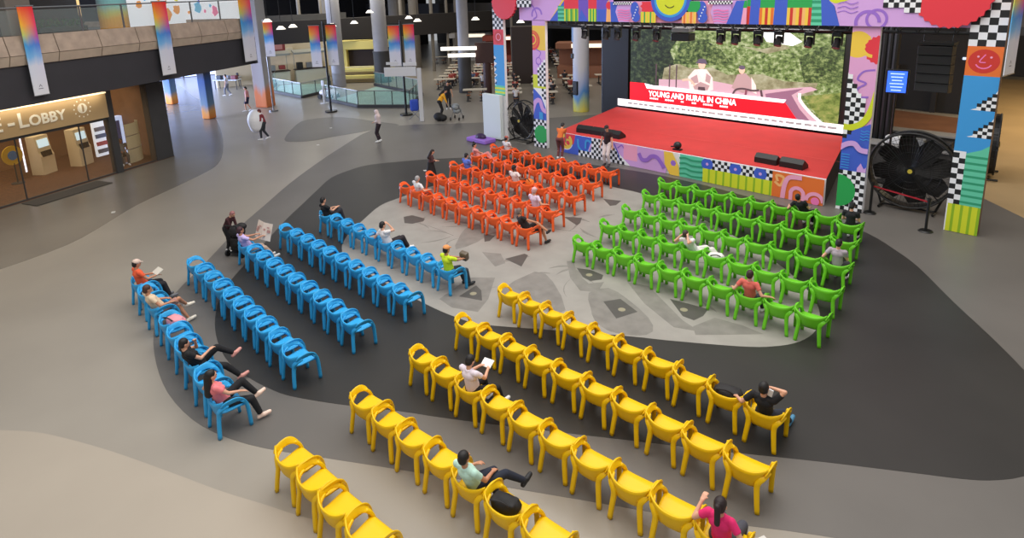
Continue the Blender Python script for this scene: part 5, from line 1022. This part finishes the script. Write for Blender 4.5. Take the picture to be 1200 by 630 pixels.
# ---------------------------------------------------------------- industrial fans and barrier
def big_fan(x,y,rz,d,label,solid=True):
    t = thing('industrial_fan',label,'fan',(x,y,0),rz,'large drum fans beside the stage'); r = d/2; zc = r+.12
    m_cage = mat('fan_cage',(34,33,33),.5)
    bm = bmesh.new(); n=48
    for yy in (-.22,.22): tube(bm,[(r*math.cos(2*PI*k/n),yy,zc+r*math.sin(2*PI*k/n)) for k in range(n)],.035,8,close=True)
    for k in range(n//2): a=4*PI*k/n; cyl(bm,(r*math.cos(a),-.22,zc+r*math.sin(a)),(r*math.cos(a),.22,zc+r*math.sin(a)),.008,seg=5)
    link('rim',bm,m_cage,t)
    bm = bmesh.new()
    for k in range(64): a=2*PI*k/64; cyl(bm,(.14*math.cos(a),-.27,zc+.14*math.sin(a)),(r*math.cos(a),-.22,zc+r*math.sin(a)),.0055,seg=4)
    for q in (.3,.5,.7,.87): tube(bm,[(r*q*math.cos(2*PI*k/n),-.25,zc+r*q*math.sin(2*PI*k/n)) for k in range(n)],.006,5,close=True)
    link('wire_guard',bm,m_cage,t)
    if solid: bm = bmesh.new(); cyl(bm,(0,-.2,zc),(0,.2,zc),r-.02,seg=40,cap=False); bmesh.ops.solidify(bm,geom=list(bm.faces),thickness=.02); link('drum',bm,m_black,t)
    bm = bmesh.new()
    for k in range(4): a=PI/4+PI/2*k; cyl(bm,(0,-.26,zc),(r*math.cos(a),-.22,zc+r*math.sin(a)),.022,seg=6)
    link('support_arms',bm,m_black,t)
    for k in range(8):
        a=2*PI*k/8+.2; bm = bmesh.new(); P0=[]
        for i in range(6):
            q=.1+(r*.9-.1)*i/5; w_=(.13+.15*math.sin(PI*i/5*.9))*r; tw=.62-.07*i
            for s in (-1,1): P0.append(bm.verts.new((q*math.cos(a)-s*w_*math.sin(a)*math.cos(tw), s*w_*math.sin(tw)*.8, zc+q*math.sin(a)+s*w_*math.cos(a)*math.cos(tw))))
        for i in range(5): bm.faces.new((P0[2*i],P0[2*i+1],P0[2*i+3],P0[2*i+2]))
        bmesh.ops.solidify(bm,geom=list(bm.faces),thickness=.012); link('blade',bm,mat('fan_blade',(40,37,36),.6),t)
    bm = bmesh.new(); cyl(bm,(0,-.29,zc),(0,.3,zc),.12,seg=24); hb_ = link('hub',bm,m_black,t)
    bm = bmesh.new(); cyl(bm,(0,-.305,zc),(0,-.29,zc),.07,seg=20); link('hub_badge',bm,mat('badge_yellow',(200,180,60),.5),hb_)
    bm = bmesh.new()
    for s in (-1,1): cyl(bm,(s*r*.62,0,.05),(s*r*.8,0,zc-r*.55),.035,seg=8); cyl(bm,(s*r*.62,-.38,.05),(s*r*.62,.38,.05),.04,seg=8)
    cyl(bm,(-r*.62,0,.06),(r*.62,0,.06),.03,seg=8); link('floor_stand',bm,m_black,t)
    return t
big_fan(-4.95,23.3,.05,2.5,'huge black drum fan behind the red belt barrier, right of the stage')
big_fan(-21.85,22.35,.0,1.95,'big black drum fan between the two left arch pillars',False)
big_fan(-3.75,29.2,PI/2+.13,2.3,'black drum fan seen edge on, right of the rightmost arch pillar')
def stanchion(x,y,label):
    t = thing('belt_stanchion',label,'stanchion',(x,y,0),0,'black belt stanchions by the fan')
    bm = bmesh.new(); cyl(bm,(0,0,.03),(0,0,.98),.04,seg=14); link('post',bm,m_black,t); bm = bmesh.new(); cyl(bm,(0,0,0),(0,0,.035),.2,.16,seg=24); link('base',bm,m_black,t); bm = bmesh.new(); cyl(bm,(0,0,.95),(0,0,1.05),.055,seg=14); link('belt_head',bm,m_black,t)
stanchion(-5.75,22.15,'belt stanchion beside the right stage pillar'); stanchion(-4.02,21.5,'belt stanchion near the rightmost arch pillar')
bm = bmesh.new(); d = Vector((1.73,-.65,0)); a = Vector((-5.75,22.15,.93)); bm2=[bm.verts.new(a+Vector((0,0,s*.025))) for s in (-1,1)]+[bm.verts.new(a+d+Vector((0,0,s*.025))) for s in (1,-1)]
bm.faces.new(bm2); bmesh.ops.solidify(bm,geom=list(bm.faces),thickness=.006); tag(link('barrier_belt',bm,mat('belt_red',(196,40,54),.7)),'red belt stretched between the two black stanchions','belt')
# ---------------------------------------------------------------- backstage right
t = thing('speaker_array','tall black hanging loudspeaker array between the right arch pillars','loudspeaker',(-4.85,24.3,0))
bm = bmesh.new(); box(bm,(0,0,5.42),(1.0,.7,.08)); cyl(bm,(-.4,0,5.45),(-.4,0,6.0),.02,seg=6); cyl(bm,(.4,0,5.45),(.4,0,6.0),.02,seg=6); link('rigging',bm,m_black,t)
for k in range(5): bm = bmesh.new(); box(bm,(0,k*.02-.04,5.2-k*.31),(.95,.6,.29),bev=.015,R=Matrix.Rotation(-.03*k,4,'X')); link('cabinet',bm,mat('speaker_black',(24,24,25),.6),t)
t = thing('information_display','blue lit information screen on a stand behind the arch','screen',(-6.32,26.0,0),.15)
bm = bmesh.new(); box(bm,(0,.04,3.83),(.74,.08,.9),bev=.02); cyl(bm,(0,.06,.05),(0,.06,3.4),.04,seg=10); cyl(bm,(0,.06,0),(0,.06,.05),.35,seg=20); link('housing',bm,m_black,t)
bm = bmesh.new(); box(bm,(0,-.005,3.83),(.62,.012,.78)); dp_ = link('display',bm,mat('display_blue',(50,96,240),.4,emit=1.4),t)
bm = bmesh.new()
for k in range(6): box(bm,(.0,-.014,4.12-k*.12),(.44-.06*(k%3),.006,.035))
link('display_lines',bm,mat('display_lines',(180,205,255),.4,emit=1.0),dp_)
t = thing('service_counter','long grey service counter behind the big fan','counter',(-6.0,28.5,0))
bm = bmesh.new(); box(bm,(0,0,.45),(3.3,.7,.9)); link('front',bm,mat('counter_dark',(60,58,58),.6),t); bm = bmesh.new(); box(bm,(0,-.03,.94),(3.4,.85,.08),bev=.015); link('counter_top',bm,mat('counter_top_grey',(140,138,136),.5),t)
for (dx_,wd,col,lab) in [(-.7,.55,(210,212,214),'white box on the counter behind the big fan'),(.1,.6,(120,122,124),'grey box on the counter, right of the white one'),(1.0,.6,(46,46,48),'dark box on the counter, rightmost of three')]:
    bm = bmesh.new(); box(bm,(0,0,.16),(wd,.4,.3),bev=.05); tag(link('equipment_box',bm,mat('item_%d_%d_%d'%col,col,.5),loc=(-6.1+dx_,28.45,.98)),lab,'box')
t = thing('service_counter','second long grey counter beyond the first, backstage right','counter',(-6.6,31.4,0))
bm = bmesh.new(); box(bm,(0,0,.45),(3.6,.7,.9)); link('front',bm,mat('counter_dark',(60,58,58),.6),t); bm = bmesh.new(); box(bm,(0,-.03,.94),(3.7,.85,.08),bev=.015); link('counter_top',bm,mat('counter_top_grey',(140,138,136),.5),t)
bm = bmesh.new(); box(bm,(-9.2,42,3.4),(7.6,.4,6.8)); box(bm,(-8.2,41.7,1.3),(.25,.25,2.6)); box(bm,(-10.2,41.7,1.3),(.25,.25,2.6)); struct('wall_backstage',bm,m_dark)
bm = bmesh.new(); box(bm,(-1.2,34,6.3),(9,.5,2.2)); box(bm,(-1.2,33.6,5.2),(9,.2,.35),mi=1); struct('trim_2',bm,[mat('bulkhead_grey',(78,76,76),.7),m_char])
bm = bmesh.new()
for p in ((-.13,.1),(.13,-.02)): box(bm,(p[0],0,p[1]),(.16,.1,.14),bev=.03)
tag(link('exit_lights',bm,mat('pale_blue_light',(200,220,250),.4,emit=1.0),loc=(-6.9,41.72,3.0)),'pair of small pale blue lights on the dark backstage wall','lamp')
# brown floor patch backstage, warm reflected light put into its colour
bm = bmesh.new(); prism(bm,[(-10.6,31.5),(-5.6,30.8),(-5.8,40.5),(-11.5,41.5)],-.05,.006); struct('floor_backstage',bm,mat('brown_floor_reflection',(120,84,64),.35,noise=.15,nscale=1))
# ---------------------------------------------------------------- glass balustrades round the sunken court
def balustrade(pts, label, closed=False):
    t = thing('glass_balustrade',label,'balustrade',(pts[0][0],pts[0][1],0)); o = Vector((pts[0][0],pts[0][1],0)); r = bmesh.new(); k_ = bmesh.new()
    for a,b in zip(pts[:-1],pts[1:]):
        a=Vector((a[0],a[1],0))-o; b=Vector((b[0],b[1],0))-o; L=(b-a).length; an=math.atan2((b-a).y,(b-a).x); m_=(a+b)/2
        cyl(r,a+Vector((0,0,1.15)),b+Vector((0,0,1.15)),.03,seg=8); box(k_,m_+Vector((0,0,.1)),(L,.16,.2),rz=an)
        n=max(1,round(L/1.4))
        for i in range(n):
            c=a.lerp(b,i/n); c2=a.lerp(b,(i+.5)/n); p_=bmesh.new(); box(p_,c+Vector((0,0,.6)),(.05,.05,1.1),rz=an); link('post',p_,m_char,t); g=bmesh.new(); box(g,c2+Vector((0,0,.66)),(L/n-.08,.02,.9),rz=an); link('glass_pane',g,m_gglass,t)
    link('handrail',r,m_steel,t); link('kerb',k_,m_char,t)
balustrade([(-54.0,24.3),(-50.4,22.0),(-44.8,22.0),(-46.0,25.0),(-50.5,27.6)],'glass balustrade around the left sunken court, beside the square column')
balustrade([(-42.2,22.6),(-37.6,22.45),(-34.6,24.6),(-38.0,28.2),(-45.7,29.0)],'glass balustrade around the right sunken court, left of the pale sign post')
bm = bmesh.new(); prism(bm,[(-53.0,24.2),(-50.2,22.3),(-45.2,22.3),(-46.3,24.8),(-50.5,27.0)],.005,.03); tag(link('court_floor',bm,mat('teal_lit_floor',(168,204,196),.3,noise=.15,nscale=.8)),'pale floor slab inside the left balustrade, tinted with teal light','glass')  # teal light on the court floor is put into the slab colour
bm = bmesh.new(); prism(bm,[(-41.9,22.9),(-37.7,22.8),(-35.2,24.7),(-38.2,27.9),(-44.8,28.6)],.005,.03); tag(link('court_floor',bm,mat('teal_lit_floor',(168,204,196),.3)),'pale floor slab inside the right balustrade, tinted with teal light','glass')
t = thing('ride_on_toy','white and maroon toy car by the right sunken court','toy',(-42.9,23.2,0),.4)
bm = bmesh.new(); ball(bm,(0,0,.45),(.8,.45,.3),16); q=bake(bm,'car_body',.03,1); q.materials.append(mat('toy_white',(226,220,222),.5)); linkme('car_body',q,t)
bm = bmesh.new(); ball(bm,(0,0,.62),(.4,.3,.22),14); link('seat_well',bm,mat('toy_maroon',(120,30,46),.5),t,smooth=True)
bm = bmesh.new()
for sx in (-.5,.5):
    for sy in (-.4,.4): cyl(bm,(sx,sy-.05,.18),(sx,sy+.05,.18),.18,seg=16)
link('wheels',bm,m_black,t)
bm = bmesh.new(); cyl(bm,(0,0,.03),(0,0,1.6),.07,seg=12); cyl(bm,(0,0,0),(0,0,.04),.3,seg=20); box(bm,(0,0,1.45),(.35,.08,.4),bev=.02); tag(link('info_post',bm,mat('pale_post',(205,206,210),.5),loc=(-41.2,21.9,0)),'short white information post between the two sunken courts','post')
# ---------------------------------------------------------------- stalls
t = thing('yellow_stall','yellow fronted food stall with a dark serving window, left of the tall clad column','stall',(-50.8,31.4,0),.78)
bm = bmesh.new(); box(bm,(0,0,.55),(4.2,1.6,1.1)); box(bm,(-1.75,0,1.9),(.7,1.6,1.8)); box(bm,(1.75,0,1.9),(.7,1.6,1.8)); box(bm,(0,0,3.05),(4.4,1.8,.75),bev=.04); link('booth',bm,mat('stall_yellow',(206,190,110),.7),t)
bm = bmesh.new(); box(bm,(0,.3,1.85),(2.8,.8,1.6)); link('serving_window',bm,mat('stall_dark',(40,26,22),.7),t)
bm = bmesh.new(); box(bm,(0,-.95,1.12),(4.4,.5,.08)); link('counter_top',bm,mat('stall_counter',(232,222,170),.5),t)
for k in range(4): bm = bmesh.new(); box(bm,(.4,-1.5-k*.55,1.0-k*.24),(5.2,.42,.1)); box(bm,(.4,-1.5-k*.55,.5-k*.12),(5.0,.36,.92-k*.24)); link('display_step',bm,mat('stall_step_%d'%(k%2),[(236,222,130),(120,104,66)][k%2],.6),t)
bm = bmesh.new(); box(bm,(1.1,-.82,3.05),(.5,.04,.35)); box(bm,(-1.2,-.82,3.05),(.9,.04,.3)); link('menu_board',bm,mat('stall_menu',(240,232,190),.5,emit=.3),t)
t = thing('framed_picture','dark red framed picture over the pale stall, left of the yellow stall','picture',(-54.3,24.9,2.9),1.37)
bm = bmesh.new(); box(bm,(0,0,.35),(1.3,.08,1.0),bev=.02); link('frame',bm,mat('maroon',(130,50,50),.6),t); bm = bmesh.new(); box(bm,(0,-.05,.35),(.8,.03,.5)); link('image',bm,mat('maroon_pale',(190,130,120),.6),t)
for i,(x,y,rz_,c,lab) in enumerate([(-46.5,45.5,.7,(150,66,48),'orange red food booth far behind the second arch pillar'),(-34.0,42.5,.6,(150,100,76),'terracotta food booth beside the white blue column'),(-56.5,24.6,1.3,(216,206,180),'cream food booth far left behind the balustrade'),(-53,46.5,.7,(190,186,180),'pale food booth with lit sign left of the arch')]):
    t = thing('food_booth',lab,'stall',(x,y,0),rz_,'food booths in the hall')
    bm = bmesh.new(); box(bm,(0,0,.5),(4.5,1.2,1.0)); box(bm,(0,.9,1.5),(4.5,.2,3.0)); link('counter',bm,mat('booth_%d'%i,c,.7),t)
    bm = bmesh.new(); box(bm,(0,-.1,2.75),(4.7,1.6,.5),bev=.03); link('canopy',bm,mat('booth_%d'%i,c,.7),t)
    bm = bmesh.new(); box(bm,(.3,-.93,2.75),(2.6,.06,.32)); link('lit_sign',bm,mat('booth_sign',(255,240,214),.5,emit=1.1),t)
bm = bmesh.new(); box(bm,(0,0,3.5),(2.6,.1,.25)); box(bm,(.2,0,3.0),(2.0,.1,.25)); tag(link('light_sign',bm,mat('white_sign_light',(255,246,232),.5,emit=1.8),loc=(-35.2,29.6,0),rotz=.7),'two bright white strip signs left of the arch','sign')
bm = bmesh.new(); box(bm,(0,0,3.1),(1.6,.4,1.5)); cyl(bm,(0,0,0),(0,0,2.4),.3,seg=16); tag(link('menu_totem',bm,mat('totem_brown',(60,34,30),.6),loc=(-34.0,31.2,0),rotz=.7),'dark brown menu totem just left of the far left arch pillar','sign')
bm = bmesh.new(); box(bm,(0,0,2.3),(1.7,1.2,4.6),bev=.05); tag(link('dark_pillar',bm,mat('dark_pillar',(54,42,38),.7),loc=(-36.2,37.2,0),rotz=.75),'massive dark pillar between the two left arch pillars','column')
for i,(x,y,lab) in enumerate([(-54.2,24.2,'pale food counter with dark machines along the cream wall, left one'),(-53.6,27.4,'pale food counter with dark machines along the cream wall, right one')]):
    t = thing('food_counter',lab,'counter',(x,y,0),1.37,'food counters by the cream wall')
    bm = bmesh.new(); box(bm,(0,0,.55),(2.7,.7,1.1)); link('base_unit',bm,mat('counter_pale',(196,196,176),.5),t)
    bm = bmesh.new(); box(bm,(0,-.05,1.13),(2.8,.85,.07)); link('counter_top',bm,mat('stall_dark',(40,26,22),.7),t)
    for k in range(3): bm = bmesh.new(); box(bm,(-.9+.85*k,0,1.45),(.5,.45,.6-.12*k),bev=.03); link('machine',bm,[m_black,m_steel,mat('machine_red',(140,50,46),.5)][k],t)
    bm = bmesh.new(); box(bm,(0,-.2,2.7),(2.9,.9,.16),R=Matrix.Rotation(.25,4,'X')); cyl(bm,(-1.3,.2,1.1),(-1.3,.2,2.8),.03,seg=6); cyl(bm,(1.3,.2,1.1),(1.3,.2,2.8),.03,seg=6); link('awning',bm,mat('awning_grey',(150,150,140),.7),t)
# food court tables with stools and diners
tproto = thing('canteen_table','canteen table','table'); bm = bmesh.new(); box(bm,(0,0,.74),(1.7,.75,.045),bev=.015); link('tabletop',bm,mat('table_cream',(206,196,178),.45),tproto)
for s in (-1,1): bm = bmesh.new(); cyl(bm,(s*.55,0,.03),(s*.55,0,.72),.04,seg=8); box(bm,(s*.55,0,.02),(.08,.6,.04)); link('leg',bm,m_char,tproto)
sproto = thing('stool','stool','stool'); bm = bmesh.new(); cyl(bm,(0,0,.42),(0,0,.46),.17,seg=14); link('seat',bm,mat('stool_wood',(150,96,60),.6),sproto)
bm = bmesh.new(); cyl(bm,(0,0,0),(0,0,.42),.03,seg=8); cyl(bm,(0,0,0),(0,0,.03),.16,seg=14); link('pedestal',bm,m_char,sproto)
dining = []; dcols = [(40,36,40),(210,205,205),(170,70,60),(90,110,140),(190,170,130),(60,80,60)]
for i,c in enumerate(dcols[:4]):
    t,_j = figure('diner',(0,0,0),0,'sit',shirt=c,pants=(50,48,56),lean=-4,vox=.022,wl=(-.1,.36,.82),wr=(.12,.36,.82)); dining.append(t)
first = {'t':1,'s':1,0:1,1:1,2:1,3:1}
def use(key,proto): 
    if first.get(key): first[key]=0; return proto
    return copy_tree(proto)
rng = random.Random(8)
hull = [(-59,51),(-47,57),(-31.5,45.5),(-26.6,33),(-27.4,28.6),(-34.0,28.2),(-37.3,30.6),(-40.5,31.3),(-52,41),(-61,48)]
def inhull(x,y):
    r = False
    for i in range(len(hull)):
        (x1,y1),(x2,y2) = hull[i-1],hull[i]
        if (y1>y) != (y2>y) and x < (x2-x1)*(y-y1)/(y2-y1)+x1: r = not r
    return r
def clear(x,y): return all(math.hypot(x-a,y-b)>q for a,b,q in ((-36.4,31.1,1.4),(-36.2,37.2,1.6),(-34,31.2,1.2),(-24.6,30.4,1.6),(-46.5,45.5,3.6),(-34,42.5,3.6),(-47,45,1.9),(-51,43,1.9),(-53,46.5,3.6),(-48.3,39.3,1.2),(-44.7,42.9,1.6)))
nst = 0
NW = ['first','second','third','fourth','fifth','sixth','seventh','eighth','ninth','tenth','eleventh','twelfth','thirteenth','fourteenth','fifteenth','sixteenth']
for r in range(16):
    cn = 0
    for c in range(-9,10):
        x = -31.5-(r*1.95-2)*.7071+c*2.5*.7071; y = 31.0+(r*1.95-2)*.7071+c*2.5*.7071
        if not inhull(x,y) or not clear(x,y): continue
        rw = NW[r]; cl = NW[cn]; cn += 1; x += rng.uniform(-.2,.2); y += rng.uniform(-.12,.12); a = PI/4+rng.uniform(-.08,.08)
        o = use('t',tproto); o.location=(x,y,0); o.rotation_euler=(0,0,a); tag(o,'cream canteen table behind the left arch pillars, %s row back, %s from left'%(rw,cl),'table','canteen tables in the food court')
        for k,(sx,sy) in enumerate(((-.45,-.6),(.45,-.6),(-.45,.6),(.45,.6))):
            v = Matrix.Rotation(a,3,'Z')@Vector((sx,sy,0)); pos = ['near left','near right','far left','far right'][k]
            nst += 1
            if nst > 296: continue
            o = use('s',sproto); o.location=(x+v.x,y+v.y,0); tag(o,'round stool, %s of the canteen table %s row back, %s from left'%(pos,rw,cl),'stool','stools in the food court')
            if rng.random() < .36:
                ci = rng.randrange(4); o = use(ci,dining[ci]); o.location=(x+v.x,y+v.y,0); o.rotation_euler=(0,0,a+(0 if sy<0 else PI)); tag(o,'diner in %s, %s stool, canteen table %s row back, %s from left'%(['black','white','red','blue'][ci],pos,rw,cl),'person','diners in the food court')
# pendant lamps
lamp = None
for i,(x,y,z,lab) in enumerate([(-40.17,17.95,6.1,'white pendant lamp nearest the square column'),(-39.85,18.65,5.6,'white pendant lamp right of the first banner'),(-41.33,20.2,5.6,'white pendant lamp left of the left banner pair'),(-40.13,22.48,5.55,'white pendant lamp over the right banner of the left pair'),(-42.81,25.84,5.5,'white pendant lamp above the yellow stall'),(-42.17,26.86,6.25,'high white pendant lamp above the yellow stall'),(-40.54,29.26,5.7,'white pendant lamp over the right banner pair'),(-38.56,28.59,5.55,'white pendant lamp right of the right banner pair'),(-34.36,30.59,5.6,'white pendant lamp just left of the far left arch pillar'),(-32.13,32.92,5.3,'white pendant lamp between the two left arch pillars')]):
    if lamp is None:
        lamp = thing('pendant_lamp',lab,'lamp'); bm = bmesh.new(); cyl(bm,(0,0,-.12),(0,0,.08),.3,.12,seg=20); link('lamp_shade',bm,mat('lamp_shade_white',(255,246,230),.5,emit=1.6),lamp,smooth=False)
        bm = bmesh.new(); cyl(bm,(0,0,.08),(0,0,3.6),.02,seg=6); link('cord',bm,m_black,lamp); o = lamp
    else: o = copy_tree(lamp)
    o.location=(x,y,z); tag(o,lab,'lamp','pendant lamps over the food court')
# shopfront light and stalls behind the walkers under the gallery
t = thing('glass_entrance','bright glazed entrance far behind the walkers under the gallery','entrance',(-68,17,0),1.45)
bm = bmesh.new(); box(bm,(0,0,1.7),(16,.05,3.3)); link('bright_glass',bm,mat('daylight_glass',(180,200,255),.3,emit=2.6),t)
bm = bmesh.new()
for k in range(9): box(bm,(-8+2*k,-.06,1.7),(.1,.08,3.4))
box(bm,(0,-.06,3.4),(16.2,.1,.15)); box(bm,(0,-.06,1.1),(16.2,.08,.06)); link('mullions',bm,m_char,t)
for i in range(5):
    t = thing('market_table','%s pale market table with goods by the far entrance'%['nearest','second','third','fourth','farthest'][i],'table',(-55-i*1.9,20.5+i*.9,0),.6+.1*i,'market tables by the entrance')
    bm = bmesh.new(); box(bm,(0,0,.8),(2.2,.8,.06),bev=.01); link('tabletop',bm,mat('market_white',(206,214,224),.5),t)
    bm = bmesh.new()
    for sx in (-1,1):
        for sy in (-.3,.3): box(bm,(sx,sy,.38),(.05,.05,.77))
    link('frame',bm,m_char,t)
    for q in range(3): bm = bmesh.new(); box(bm,(-.7+.7*q,0,1.0),(.45,.4,.34),bev=.04); link('goods_box',bm,mat('goods_%d'%((i+q)%3),[(60,66,80),(150,160,180),(120,60,70)][(i+q)%3],.6),t)

bpy.data.scenes.remove(scratch)
